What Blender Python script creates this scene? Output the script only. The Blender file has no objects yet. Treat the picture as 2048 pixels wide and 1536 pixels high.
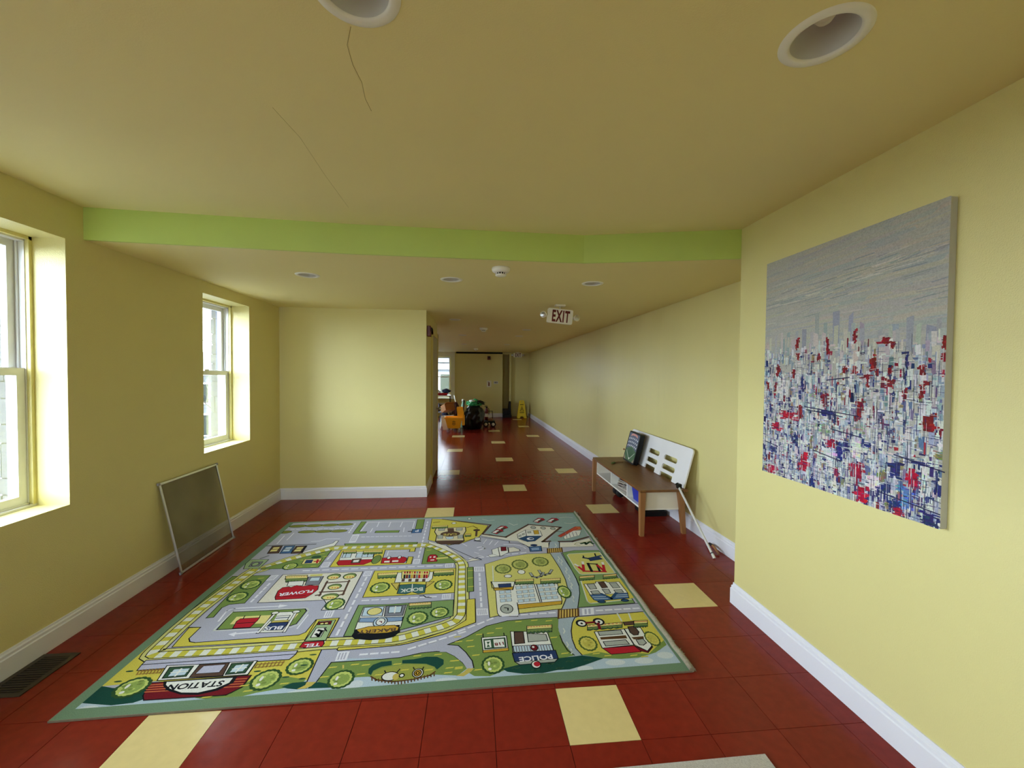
import bpy, bmesh, math, random
import numpy as np
from mathutils import Matrix, Vector

random.seed(7)
SC = bpy.context.scene
COL = SC.collection
T = 0.3048                                   # floor tile module

# ------------------------------------------------------------------ camera
def rot_axes(pitch, yaw, roll):
    cp, sp = math.cos(pitch), math.sin(pitch); cy, sy = math.cos(yaw), math.sin(yaw); cr, sr = math.cos(roll), math.sin(roll)
    Rz = Matrix(((cy, -sy, 0), (sy, cy, 0), (0, 0, 1))); Rx = Matrix(((1, 0, 0), (0, cp, -sp), (0, sp, cp)))
    Ry = Matrix(((cr, 0, sr), (0, 1, 0), (-sr, 0, cr)))
    return Rz @ Rx @ Ry
_R = rot_axes(-0.0240483, -0.0941368, -0.0084377)
cam_data = bpy.data.cameras.new('camera'); cam = bpy.data.objects.new('camera', cam_data); COL.objects.link(cam)
cam_data.sensor_fit = 'HORIZONTAL'; cam_data.sensor_width = 36.0; cam_data.lens = 816.5856 / 2048 * 36.0
cam_data.clip_start = 0.02; cam_data.clip_end = 300
_M = Matrix.Identity(4)
for i in range(3):
    _M[i][0] = _R[i][0]; _M[i][1] = _R[i][2]; _M[i][2] = -_R[i][1]
_M[0][3], _M[1][3], _M[2][3] = -0.40475, -1.61309, 1.52537
cam.matrix_world = _M
SC.camera = cam

# ------------------------------------------------------------------ sky, daylight, exposure
SKY_STRENGTH = 1.0
world = bpy.data.worlds.new('overcast_sky'); SC.world = world; world.use_nodes = True
bg = world.node_tree.nodes['Background']; bg.inputs[0].default_value = (0.88, 0.94, 1.0, 1); bg.inputs[1].default_value = SKY_STRENGTH
SC.view_settings.view_transform = 'Standard'; SC.view_settings.look = 'None'
SC.view_settings.exposure = 5.25; SC.view_settings.gamma = 1.0; SC.view_settings.use_curve_mapping = False
SC.cycles.max_bounces = 14; SC.cycles.diffuse_bounces = 9; SC.cycles.glossy_bounces = 4; SC.cycles.transparent_max_bounces = 12
SC.cycles.caustics_reflective = False; SC.cycles.caustics_refractive = False

# main dimensions (metres)
XL = -2.705; XR = 1.345; YJ = 0.94; YB = 3.487; ZU = 2.49; ZD = 2.30; YREAR = -3.3; YFAR = 12.85; ZTOP = 2.80
XP = -0.985; YP = 4.98
def xc(y): return 1.760 - 0.0140 * (y - 1.5)       # far-side corridor wall runs slightly askew
# openings in the left wall (third unseen, added for light): y0, y1, z0, z1
WIN = [(0.13, 0.938, 0.757, 2.270), (2.112, 2.835, 0.822, 2.197), (-2.35, -1.50, 0.757, 2.270), (6.1, 6.9, 0.8, 2.15), (9.0, 9.8, 0.8, 2.15)]
RWIN_ADDED = [(-2.55, -1.85, 0.75, 2.30)]                  # rear wall, unseen window added for light: x0, x1, z0, z1
FWIN = (-1.80, -1.217, 0.66, 2.15)                  # end wall of the far room

def portal(name, loc, rot, sx, sy):
    l = bpy.data.lights.new(name, 'AREA'); l.shape = 'RECTANGLE'; l.size = sx; l.size_y = sy; l.cycles.is_portal = True
    o = bpy.data.objects.new(name, l); COL.objects.link(o); o.location = loc; o.rotation_euler = rot
for (y0, y1, z0, z1) in WIN: portal('window_daylight', (XL - 0.27, (y0 + y1) / 2, (z0 + z1) / 2), (0, -math.pi / 2, 0), z1 - z0, y1 - y0)
for (x0, x1, z0, z1) in RWIN_ADDED: portal('window_daylight', ((x0 + x1) / 2, YREAR - 0.27, (z0 + z1) / 2), (math.pi / 2, 0, 0), x1 - x0, z1 - z0)
portal('window_daylight', ((FWIN[0] + FWIN[1]) / 2, 13.1 + 0.3, (FWIN[2] + FWIN[3]) / 2), (-math.pi / 2, 0, 0), FWIN[1] - FWIN[0], FWIN[3] - FWIN[2])

# ------------------------------------------------------------------ helpers
def lin(c):
    c = [v / 255.0 for v in c[:3]]
    return tuple(v / 12.92 if v <= 0.04045 else ((v + 0.055) / 1.055) ** 2.4 for v in c) + (1.0,)

def mat(name, rgb, rough=0.5, var=0.06, scale=6.0, bump=0.0, bscale=60.0, metal=0.0, spec=0.5, stretch=None, detail=3.0, rvar=0.0, coat=0.0):
    m = bpy.data.materials.new(name); m.use_nodes = True; nt = m.node_tree; N = nt.nodes; Lk = nt.links
    b = N['Principled BSDF']; b.inputs['Roughness'].default_value = rough; b.inputs['Metallic'].default_value = metal
    b.inputs['Specular IOR Level'].default_value = spec; b.inputs['Coat Weight'].default_value = coat
    geo = N.new('ShaderNodeNewGeometry'); mp = N.new('ShaderNodeMapping'); Lk.new(geo.outputs['Position'], mp.inputs['Vector'])
    if stretch: mp.inputs['Scale'].default_value = stretch
    n = N.new('ShaderNodeTexNoise'); n.inputs['Scale'].default_value = scale; n.inputs['Detail'].default_value = detail
    Lk.new(mp.outputs['Vector'], n.inputs['Vector'])
    mx = N.new('ShaderNodeMix'); mx.data_type = 'RGBA'; c = lin(rgb)
    mx.inputs['A'].default_value = tuple(max(0, v * (1 - var)) for v in c[:3]) + (1,); mx.inputs['B'].default_value = tuple(min(1, v * (1 + var)) for v in c[:3]) + (1,)
    Lk.new(n.outputs['Fac'], mx.inputs['Factor']); Lk.new(mx.outputs['Result'], b.inputs['Base Color'])
    if rvar:
        mr = N.new('ShaderNodeMapRange'); mr.inputs['From Min'].default_value = 0.3; mr.inputs['From Max'].default_value = 0.7
        mr.inputs['To Min'].default_value = rough - rvar; mr.inputs['To Max'].default_value = rough + rvar
        Lk.new(n.outputs['Fac'], mr.inputs['Value']); Lk.new(mr.outputs['Result'], b.inputs['Roughness'])
    if bump:
        n2 = N.new('ShaderNodeTexNoise'); n2.inputs['Scale'].default_value = bscale; n2.inputs['Detail'].default_value = 2.0
        Lk.new(mp.outputs['Vector'], n2.inputs['Vector']); bp = N.new('ShaderNodeBump'); bp.inputs['Strength'].default_value = bump; bp.inputs['Distance'].default_value = 0.01
        Lk.new(n2.outputs['Fac'], bp.inputs['Height']); Lk.new(bp.outputs['Normal'], b.inputs['Normal'])
    return m

def attr_mat(name, rough=0.9, bump=0.2, bscale=400.0, var=0.12, vscale=90.0, spec=0.3):
    m = mat(name, (128, 128, 128), rough, 0, 6, bump, bscale, spec=spec); nt = m.node_tree; N = nt.nodes; Lk = nt.links
    a = N.new('ShaderNodeVertexColor'); a.layer_name = 'Col'
    geo = N.new('ShaderNodeNewGeometry'); n = N.new('ShaderNodeTexNoise'); n.inputs['Scale'].default_value = vscale; n.inputs['Detail'].default_value = 4
    Lk.new(geo.outputs['Position'], n.inputs['Vector'])
    mr = N.new('ShaderNodeMapRange'); mr.inputs['From Min'].default_value = 0.25; mr.inputs['From Max'].default_value = 0.75; mr.inputs['To Min'].default_value = 1 - var; mr.inputs['To Max'].default_value = 1 + var
    Lk.new(n.outputs['Fac'], mr.inputs['Value'])
    vm = N.new('ShaderNodeVectorMath'); vm.operation = 'SCALE'; Lk.new(a.outputs['Color'], vm.inputs[0]); Lk.new(mr.outputs['Result'], vm.inputs['Scale'])
    Lk.new(vm.outputs['Vector'], N['Principled BSDF'].inputs['Base Color'])
    return m

def pane_mat(name, tint=(0.9, 0.95, 0.97), gloss=0.06):
    m = bpy.data.materials.new(name); m.use_nodes = True; nt = m.node_tree; N = nt.nodes; Lk = nt.links
    N.remove(N['Principled BSDF']); t = N.new('ShaderNodeBsdfTransparent'); t.inputs[0].default_value = tint + (1,)
    g = N.new('ShaderNodeBsdfGlossy'); g.inputs['Roughness'].default_value = 0.02; mx = N.new('ShaderNodeMixShader')
    lw = N.new('ShaderNodeLayerWeight'); lw.inputs[0].default_value = 0.35; ml = N.new('ShaderNodeMath'); ml.operation = 'MULTIPLY_ADD'
    ml.inputs[1].default_value = 0.5; ml.inputs[2].default_value = gloss; Lk.new(lw.outputs['Facing'], ml.inputs[0])
    Lk.new(ml.outputs[0], mx.inputs[0]); Lk.new(t.outputs[0], mx.inputs[1]); Lk.new(g.outputs[0], mx.inputs[2]); Lk.new(mx.outputs[0], N['Material Output'].inputs['Surface'])
    return m

def tag(o, label=None, cat=None, group=None, kind=None):
    if label: o['label'] = label
    if cat: o['category'] = cat
    if group: o['group'] = group
    if kind: o['kind'] = kind
    return o

ORIG = {}
def thing(name, loc, label, cat, group=None, kind=None):
    o = bpy.data.objects.new(name, None); COL.objects.link(o); o.location = loc; o.empty_display_size = 0.05
    ORIG[o.name] = Vector(loc)
    return tag(o, label, cat, group, kind)

class MB:
    """collects shapes in world coordinates, builds ONE mesh object"""
    def __init__(s): s.v = []; s.f = []; s.sm = []
    def add(s, vs, fs, M=None, smooth=False):
        k = len(s.v)
        for p in vs:
            p = Vector(p)
            s.v.append(tuple(M @ p) if M else tuple(p))
        for f in fs: s.f.append(tuple(i + k for i in f)); s.sm.append(smooth)
        return s
    def box(s, x0, x1, y0, y1, z0, z1, M=None, bev=0.0):
        if bev <= 0:
            vs = [(x, y, z) for z in (z0, z1) for y in (y0, y1) for x in (x0, x1)]
            return s.add(vs, [(0, 2, 3, 1), (4, 5, 7, 6), (0, 1, 5, 4), (2, 6, 7, 3), (0, 4, 6, 2), (1, 3, 7, 5)], M)
        bm = bmesh.new(); bmesh.ops.create_cube(bm, size=1)
        for v in bm.verts: v.co = Vector(((x0 + x1) / 2 + v.co.x * (x1 - x0), (y0 + y1) / 2 + v.co.y * (y1 - y0), (z0 + z1) / 2 + v.co.z * (z1 - z0)))
        bmesh.ops.bevel(bm, geom=list(bm.edges), offset=bev, segments=2, profile=0.6, affect='EDGES')
        return s.bm(bm, M)
    def bm(s, bm, M=None, smooth=False):
        bm.verts.ensure_lookup_table(); bm.verts.index_update()
        s.add([v.co.copy() for v in bm.verts], [[v.index for v in f.verts] for f in bm.faces], M, smooth); bm.free(); return s
    def prism(s, poly, z0, z1, M=None):
        n = len(poly); vs = [(p[0], p[1], z0) for p in poly] + [(p[0], p[1], z1) for p in poly]
        return s.add(vs, [tuple(range(n))[::-1], tuple(range(n, 2 * n))] + [(i, (i + 1) % n, n + (i + 1) % n, n + i) for i in range(n)], M)
    def lathe(s, prof, c=(0, 0, 0), n=32, M=None, cap=True):
        vs = []; fs = []
        for r, z in prof:
            for i in range(n):
                a = 2 * math.pi * i / n; vs.append((c[0] + r * math.cos(a), c[1] + r * math.sin(a), c[2] + z))
        for k in range(len(prof) - 1):
            for i in range(n):
                j = (i + 1) % n; fs.append((k * n + i, k * n + j, (k + 1) * n + j, (k + 1) * n + i))
        s.add(vs, fs, M, True)
        if cap:
            k0 = len(s.v) - len(vs); s.f.append(tuple(k0 + i for i in range(n))[::-1]); s.sm.append(False)
            k1 = k0 + (len(prof) - 1) * n; s.f.append(tuple(k1 + i for i in range(n))); s.sm.append(False)
        return s
    def tube(s, path, r, n=8, M=None):
        path = [Vector(p) for p in path]; rs = r if isinstance(r, (list, tuple)) else [r] * len(path)
        vs = []; fs = []; up = Vector((0, 0, 1))
        for k, p in enumerate(path):
            d = (path[min(k + 1, len(path) - 1)] - path[max(k - 1, 0)]).normalized()
            a = d.cross(up if abs(d.z) < 0.95 else Vector((1, 0, 0))).normalized(); b = d.cross(a)
            for i in range(n):
                t = 2 * math.pi * i / n; vs.append(p + (a * math.cos(t) + b * math.sin(t)) * rs[k])
        for k in range(len(path) - 1):
            for i in range(n):
                j = (i + 1) % n; fs.append((k * n + i, k * n + j, (k + 1) * n + j, (k + 1) * n + i))
        s.add(vs, fs, M, True)
        k0 = len(s.v) - len(vs); s.f.append(tuple(k0 + i for i in range(n))); s.f.append(tuple(len(s.v) - n + i for i in range(n))); s.sm += [False, False]
        return s
    def blob(s, c, r, seed=0, amp=0.15, freq=2.0, sub=3, M=None, flat=None, lid=None):
        bm = bmesh.new(); bmesh.ops.create_icosphere(bm, subdivisions=sub, radius=1)
        from mathutils import noise
        for v in bm.verts:
            d = 1 + amp * noise.noise(v.co * freq + Vector((seed * 3.1, seed * 1.7, seed))) * 2
            v.co = Vector((c[0] + v.co.x * r[0] * d, c[1] + v.co.y * r[1] * d, c[2] + v.co.z * r[2] * d))
            if flat is not None and v.co.z < flat: v.co.z = flat
            if lid is not None and v.co.z > lid: v.co.z = lid
        return s.bm(bm, M, True)
    def build(s, name, m, parent=None, label=None):
        me = bpy.data.meshes.new(name); off = Vector((0, 0, 0))
        if parent is not None: off = ORIG.get(parent.name, Vector((0, 0, 0)))
        me.from_pydata([tuple(Vector(p) - off) for p in s.v], [], s.f); me.materials.append(m)
        me.polygons.foreach_set('use_smooth', s.sm); me.update()
        o = bpy.data.objects.new(name, me); COL.objects.link(o)
        if parent is not None: o.parent = parent; ORIG[o.name] = off
        if label: o['label'] = label
        return o

def struct(o): o['kind'] = 'structure'; return o

def plate(outer, holes, t, M):
    """flat plate with holes: 2-D loops -> verts, faces (thickness t along local z)"""
    bm = bmesh.new(); loops = [outer] + holes; es = []; n = 0
    for lp in loops:
        vs = [bm.verts.new((p[0], p[1], 0)) for p in lp]
        es += [bm.edges.new((vs[i], vs[(i + 1) % len(vs)])) for i in range(len(vs))]
    bmesh.ops.triangle_fill(bm, use_beauty=True, use_dissolve=False, edges=es, normal=(0, 0, 1))
    bm.verts.index_update(); bm.verts.ensure_lookup_table()
    vs = [v.co.copy() for v in bm.verts]; fs = [[v.index for v in f.verts] for f in bm.faces]; N = len(vs); bm.free()
    if t == 0: return [M @ v for v in vs], fs
    allv = vs + [v + Vector((0, 0, t)) for v in vs]; allf = [f[::-1] for f in fs] + [[i + N for i in f] for f in fs]; k = 0
    for lp in loops:
        m = len(lp); allf += [(k + i, k + (i + 1) % m, N + k + (i + 1) % m, N + k + i) for i in range(m)]; k += m
    return [M @ v for v in allv], allf

def text_faces(s, h, width=None, bold=0.0, track=1.0):
    """flat glyph outlines as 2-D triangles, cap height h, starting at x = 0"""
    cu = bpy.data.curves.new('glyphs', 'FONT'); cu.body = s; cu.size = 1.0; cu.offset = bold; cu.resolution_u = 3; cu.space_character = track
    ob = bpy.data.objects.new('glyphs', cu); COL.objects.link(ob); bpy.context.view_layer.update()
    me = bpy.data.meshes.new_from_object(ob.evaluated_get(bpy.context.evaluated_depsgraph_get()))
    vs = [(v.co.x, v.co.y) for v in me.vertices]; fs = [tuple(p.vertices) for p in me.polygons]
    bpy.data.objects.remove(ob); bpy.data.curves.remove(cu); bpy.data.meshes.remove(me)
    x0 = min(v[0] for v in vs); x1 = max(v[0] for v in vs); y0 = min(v[1] for v in vs); y1 = max(v[1] for v in vs)
    w = width if width else (x1 - x0) * h / (y1 - y0)
    return [((v[0] - x0) / (x1 - x0) * w, (v[1] - y0) / (y1 - y0) * h) for v in vs], fs

class Print:
    """flat print: coloured shapes on a plane, painter's order kept by hair-thin layers"""
    def __init__(s, step=5e-5): s.items = []; s.step = step
    def add(s, vs, fs, col): s.items.append((vs, fs, col))
    def poly(s, pts, col): s.add(list(pts), [tuple(range(len(pts)))], col)
    def line(s, pts, w, col):
        vs = []; fs = []
        for a, b in zip(pts[:-1], pts[1:]):
            dx, dy = b[0] - a[0], b[1] - a[1]; l = math.hypot(dx, dy)
            if l < 1e-6: continue
            ex, ey = dx / l * w / 2, dy / l * w / 2; k = len(vs)
            vs += [(a[0] - ex - ey, a[1] - ey + ex), (b[0] + ex - ey, b[1] + ey + ex), (b[0] + ex + ey, b[1] + ey - ex), (a[0] - ex + ey, a[1] - ey - ex)]
            fs.append((k, k + 1, k + 2, k + 3))
        if vs: s.add(vs, fs, col)
    def build(s, name, m, parent, M):
        n = len(s.items); bb = np.zeros((n, 4)); ly = np.zeros(n, int); V = []; F = []; Cc = []
        for i, (vs, fs, col) in enumerate(s.items):
            a = np.array(vs); bb[i] = (*a.min(0), *a.max(0))
            if i:
                ov = (bb[:i, 0] < bb[i, 2]) & (bb[:i, 2] > bb[i, 0]) & (bb[:i, 1] < bb[i, 3]) & (bb[:i, 3] > bb[i, 1])
                if ov.any(): ly[i] = ly[:i][ov].max() + 1
            k = len(V); c = lin(col)
            for p in vs: V.append(M @ Vector((p[0], p[1], (ly[i] + 1) * s.step)))
            for f in fs:
                F.append(tuple(j + k for j in f)); Cc.append((c, len(f)))
        off = ORIG.get(parent.name, Vector((0, 0, 0))) if parent is not None else Vector((0, 0, 0))
        me = bpy.data.meshes.new(name); me.from_pydata([tuple(v - off) for v in V], [], F); me.materials.append(m)
        at = me.color_attributes.new('Col', 'FLOAT_COLOR', 'CORNER'); buf = []
        for c, k in Cc: buf += list(c) * k
        at.data.foreach_set('color', buf); me.update()
        o = bpy.data.objects.new(name, me); COL.objects.link(o)
        if parent is not None: o.parent = parent
        return o

# ------------------------------------------------------------------ materials
WALL_RGB = (215, 205, 143)
M_wall = mat('yellow_wall_paint', WALL_RGB, 0.42, 0.03, 2.0, 0.20, 220.0, spec=0.5)
M_wallgloss = mat('yellow_gloss_paint', WALL_RGB, 0.30, 0.04, 2.5, 0.45, 9.0, spec=0.9, stretch=(1, 1, 0.14))
M_ceil = mat('yellow_ceiling_paint', (228, 216, 160), 0.7, 0.03, 1.2, 0.06, 200.0, spec=0.3)
M_green = mat('lime_green_paint', (186, 208, 112), 0.5, 0.04, 3.0, 0.08, 200.0)
M_base = mat('white_trim_paint', (226, 226, 236), 0.38, 0.03, 5.0, 0.03, 90.0)
M_vinyl = mat('white_vinyl', (214, 214, 216), 0.35, 0.03, 8.0)
M_door = mat('grey_door_paint', (176, 168, 150), 0.45, 0.04, 4.0)
M_subfloor = mat('dark_tile_joint', (38, 14, 10), 0.8, 0.1)
M_pane = pane_mat('window_glass')
M_white = mat('white_plastic', (232, 230, 224), 0.4, 0.02)
M_offwhite = mat('off_white_laminate', (224, 218, 206), 0.45, 0.04, 5.0)
M_wood = mat('walnut_table_top', (116, 76, 40), 0.42, 0.38, 5.0, 0.05, 40.0, stretch=(5, 0.7, 5), detail=6)
M_leg = mat('oak_leg', (150, 104, 62), 0.5, 0.25, 9.0, 0.04, 60.0, stretch=(4, 4, 0.6), detail=5)
M_black = mat('black_plastic', (11, 11, 14), 0.5, 0.2, spec=0.3)
M_bag = mat('black_bin_bag', (9, 9, 12), 0.28, 0.2, 6, 0.5, 14.0)
M_metal = mat('brushed_aluminium', (205, 205, 210), 0.32, 0.05, 9, metal=1.0)
M_pole = mat('white_enamelled_tube', (228, 226, 228), 0.3, 0.04)
M_can = mat('reflector_white', (205, 204, 205), 0.35, 0.03)
M_red = mat('red_paint', (150, 22, 24), 0.35, 0.08)
M_darkred = mat('dark_red_enamel', (96, 16, 20), 0.4, 0.08)
M_blue = mat('blue_plastic', (22, 48, 168), 0.35, 0.08)
M_navy = mat('navy_fabric', (32, 44, 72), 0.8, 0.2, 20)
M_yellow = mat('safety_yellow_plastic', (228, 196, 40), 0.4, 0.06)
M_orange = mat('mop_bucket_yellow', (246, 176, 34), 0.38, 0.06)
M_card = mat('cardboard', (150, 104, 66), 0.85, 0.12, 12)
M_greenp = mat('green_plastic_film', (40, 140, 76), 0.3, 0.3, 14, 0.5, 25)
M_greyp = mat('grey_plastic', (142, 140, 152), 0.5, 0.1)
M_mop = mat('brown_mop_yarn', (92, 52, 46), 0.95, 0.4, 40, 0.6, 80)
M_rubber = mat('black_rubber', (18, 18, 18), 0.7, 0.1)
M_mat = mat('light_grey_carpet', (196, 190, 186), 0.95, 0.28, 160, 0.6, 300)
M_vent = mat('brown_enamel', (52, 42, 30), 0.45, 0.15, 20)
M_crack = mat('plaster_crack', (158, 142, 92), 0.9, 0.1)

# floor tiles: vinyl composition tile, each one a slightly different tone
def tile_mat(name, rgb, var, mott):
    m = mat(name, rgb, 0.20, mott, 24.0, 0.18, 8.0, spec=0.15, detail=6); nt = m.node_tree; N = nt.nodes; Lk = nt.links
    b = N['Principled BSDF']; src = b.inputs['Base Color'].links[0].from_socket
    geo = N.new('ShaderNodeNewGeometry'); dv = N.new('ShaderNodeVectorMath'); dv.operation = 'SCALE'; dv.inputs['Scale'].default_value = 1 / T
    Lk.new(geo.outputs['Position'], dv.inputs[0]); fl = N.new('ShaderNodeVectorMath'); fl.operation = 'FLOOR'; Lk.new(dv.outputs['Vector'], fl.inputs[0])
    sep = N.new('ShaderNodeSeparateXYZ'); Lk.new(fl.outputs['Vector'], sep.inputs[0]); cmb = N.new('ShaderNodeCombineXYZ'); Lk.new(sep.outputs['X'], cmb.inputs['X']); Lk.new(sep.outputs['Y'], cmb.inputs['Y'])
    wn = N.new('ShaderNodeTexWhiteNoise'); wn.noise_dimensions = '2D'; Lk.new(cmb.outputs['Vector'], wn.inputs['Vector'])
    mr = N.new('ShaderNodeMapRange'); mr.inputs['To Min'].default_value = 1 - var; mr.inputs['To Max'].default_value = 1 + var; Lk.new(wn.outputs['Value'], mr.inputs['Value'])
    sc = N.new('ShaderNodeVectorMath'); sc.operation = 'SCALE'; Lk.new(src, sc.inputs[0]); Lk.new(mr.outputs['Result'], sc.inputs['Scale']); Lk.new(sc.outputs['Vector'], b.inputs['Base Color'])
    return m
M_tile = tile_mat('red_vinyl_tile', (124, 37, 26), 0.05, 0.26)
M_cream = tile_mat('cream_vinyl_tile', (214, 194, 136), 0.03, 0.08)

# ================================================================== STRUCTURE
floor = struct(MB().box(-3.05, 2.3, YREAR - 0.4, 13.8, -0.25, -0.004).build('floor', M_subfloor))
def is_cream(c, r):
    return c > -8 and ((c % 6 == 0 and r % 6 == 0) or (c % 6 == 3 and r % 6 == 3))
RUG = [(-2.228, 0.294), (0.725, 0.352), (0.719, 2.770), (-2.255, 2.678)]
g = 0.0012
tm = {}
for key, mm in (('red', M_tile), ('cream', M_cream)):
    me = bpy.data.meshes.new(key + '_tile'); x1 = T - g
    me.from_pydata([(x, y, z) for z in (-0.004, 0) for y in (g, x1) for x in (g, x1)], [], [(0, 2, 3, 1), (4, 5, 7, 6), (0, 1, 5, 4), (2, 6, 7, 3), (0, 4, 6, 2), (1, 3, 7, 5)])
    me.materials.append(mm); tm[key] = me
stuff = {'red': MB(), 'cream': MB()}; ntile = 0
for r in range(-11, 44):
    for c in range(-9, 6):
        x0, y0 = c * T, r * T; xm, ym = x0 + T / 2, y0 + T / 2
        if x0 + T < XL or (y0 + T < YJ and x0 > XR + 0.02) or x0 > xc(y0) + 0.02: continue
        if x0 + T < XP + 0.02 and YB + 0.02 < y0 and y0 + T < YP: continue
        if -2.15 < x0 and x0 + T < 0.65 and 0.45 < y0 and y0 + T < 2.6: continue          # wholly under the rug
        key = 'cream' if is_cream(c, r) else 'red'
        near = -2 <= r <= 26 and not (ym > YP and xm < XP - 0.3) and ntile < 300
        if near:
            o = bpy.data.objects.new('tile', tm[key]); COL.objects.link(o); o.location = (x0, y0, 0); o.parent = floor; ntile += 1
        else:
            stuff[key].box(x0 + g, x0 + T - g, y0 + g, y0 + T - g, -0.004, 0)
for key, mm in (('red', M_tile), ('cream', M_cream)):
    tag(stuff[key].build(key + '_tiles', mm, floor), kind='stuff')

# left wall with window openings
def wall_with_openings(name, ops, lo, hi, z0, z1, M, m, depth=0.30):
    mb = MB(); cur = lo
    for (a0, a1, b0, b1) in sorted(ops):
        mb.box(cur, a0, 0, depth, z0, z1, M); mb.box(a0, a1, 0, depth, z0, b0, M); mb.box(a0, a1, 0, depth, b1, z1, M); cur = a1
    mb.box(cur, hi, 0, depth, z0, z1, M)
    return struct(mb.build(name, m))
M_left = Matrix(((0, -1, 0, XL), (1, 0, 0, 0), (0, 0, 1, 0), (0, 0, 0, 1)))
M_rear = Matrix(((1, 0, 0, 0), (0, -1, 0, YREAR), (0, 0, 1, 0), (0, 0, 0, 1)))
M_far = Matrix(((1, 0, 0, 0), (0, 1, 0, 13.1), (0, 0, 1, 0), (0, 0, 0, 1)))
wall_with_openings('wall_left', WIN, YREAR - 0.3, 13.5, -0.25, ZTOP, M_left, M_wall)
wall_with_openings('wall_rear', RWIN_ADDED, XL, 2.2, -0.25, ZTOP, M_rear, M_wall)
wall_with_openings('wall_far_left', [FWIN], XL, -0.9, -0.25, ZTOP, M_far, M_wall)
struct(MB().box(XR, 2.2, YREAR, YJ, -0.25, ZTOP).build('wall_right', M_wall))
struct(MB().prism([(xc(YJ), YJ), (2.2, YJ), (2.2, 13.75), (xc(13.75), 13.75)], -0.25, ZTOP).build('wall_corridor', M_wallgloss))
struct(MB().box(XL - 0.02, XP, YB, YP, -0.25, ZTOP).build('wall_back', M_wall))
struct(MB().box(-1.02, 0.62, YFAR, 13.5, -0.25, 2.235).build('wall_far', M_wall))
struct(MB().box(-1.02, 0.62, YFAR + 0.06, 13.5, 2.235, ZTOP).build('gap_shade', M_black))  # black block paints the shaded gap above the far panel
struct(MB().box(0.60, 1.0, 13.5, 13.75, -0.25, ZTOP).build('wall_recess', M_wall))
struct(MB().box(0.875, 0.935, 12.95, 13.5, -0.25, ZTOP).box(0.62, 0.935, 12.97, 13.02, 2.235, ZTOP).build('trim_2', M_wall))
struct(MB().box(0.935, 2.2, 13.1, 13.75, -0.25, ZTOP).build('wall_far_right', M_wall))
struct(MB().box(XL - 0.3, 2.2, YREAR - 0.3, 13.75, ZTOP, ZTOP + 0.15).build('roof', M_ceil))  # unseen slab over both ceilings, added to keep sky light out

# ceilings with the lamp holes cut out
HIGH = [(0.583, -0.516), (-0.708, -0.528)]; LOW = [(-1.724, 1.792), (-0.590, 1.800), (0.595, 1.790)]
BEAM = [(XL, 1.052), (-1.2, 1.150), (0.352, 1.180), (XR, 0.945)]
def circ(c, r, n=32): return [(c[0] + r * math.cos(2 * math.pi * i / n), c[1] + r * math.sin(2 * math.pi * i / n)) for i in range(n)]
v, f = plate([(XL, YREAR), (2.0, YREAR), (2.0, 0.93), (XR, 0.93)] + [(p[0], p[1] + 0.02) for p in BEAM[::-1]], [circ(c, 0.087) for c in HIGH], 0, Matrix.Translation((0, 0, ZU)))
ceil_hi = struct(MB().add(v, f).build('ceiling', M_ceil))
v, f = plate([(p[0], p[1]) for p in BEAM] + [(2.0, 0.945), (2.0, 13.75), (XL, 13.75)], [circ(c, 0.072) for c in LOW], 0, Matrix.Translation((0, 0, ZD)))
ceil_lo = struct(MB().add(v, f).build('ceiling_lower', M_ceil))
beam = MB()
beam.prism([(p[0], p[1] - 0.004) for p in BEAM] + [(p[0], p[1] + 0.012) for p in BEAM[::-1]], ZD - 0.001, ZU + 0.01)
struct(beam.build('trim_3', M_green))
def crack(pts, w):
    mb = MB()
    for a, b in zip(pts[:-1], pts[1:]):
        d = (Vector(b) - Vector(a)).normalized(); n = Vector((-d.y, d.x)) * w / 2
        mb.prism([(a[0] + n.x, a[1] + n.y), (b[0] + n.x, b[1] + n.y), (b[0] - n.x, b[1] - n.y), (a[0] - n.x, a[1] - n.y)], ZU - 0.0006, ZU + 0.002)
    return mb.build('plaster_crack', M_crack, ceil_hi)
crack([(-0.751, -0.414), (-0.781, -0.347), (-0.787, -0.268), (-0.780, -0.191), (-0.790, -0.11), (-0.785, -0.043)], 0.0014)
crack([(-1.14, -0.025), (-1.12, 0.163), (-1.133, 0.482), (-1.137, 0.874)], 0.0006)

def baseboard(name, pts, side, h=0.135):
    """skirting along a polyline; side = +1 when the room lies to the left of the direction of travel"""
    prof = [(0, 0), (0.017, 0), (0.017, 0.100), (0.0125, 0.106), (0.0125, 0.119), (0.006, 0.125), (0.005, h), (0, h)]
    mb = MB(); n = len(prof); P = [Vector(p) for p in pts]; rings = []
    for i, p in enumerate(P):
        ds = []
        if i > 0: ds.append((p - P[i - 1]).normalized())
        if i < len(P) - 1: ds.append((P[i + 1] - p).normalized())
        ns = [Vector((-d.y, d.x)) * side for d in ds]; nn = sum(ns, Vector((0, 0))); nn = nn / max(1e-6, nn.dot(ns[0]))
        rings.append([(p.x + nn.x * o, p.y + nn.y * o, z) for o, z in prof])
    vs = [q for r in rings for q in r]; fs = []
    for k in range(len(P) - 1):
        for j in range(n - 1): fs.append((k * n + j, k * n + j + 1, (k + 1) * n + j + 1, (k + 1) * n + j))
    fs += [tuple(range(n)), tuple(range((len(P) - 1) * n, len(P) * n))]
    return struct(mb.add(vs, fs).build(name, M_base))
baseboard('baseboard_left', [(XL, YREAR), (XL, YB), (XP, YB), (XP, 4.07)], -1)
baseboard('baseboard_right', [(XR, YREAR), (XR, YJ), (xc(YJ), YJ)], 1, 0.142)
baseboard('baseboard_corridor', [(xc(YJ), YJ + 0.018), (xc(13.1), 13.08)], 1, 0.142)
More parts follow.
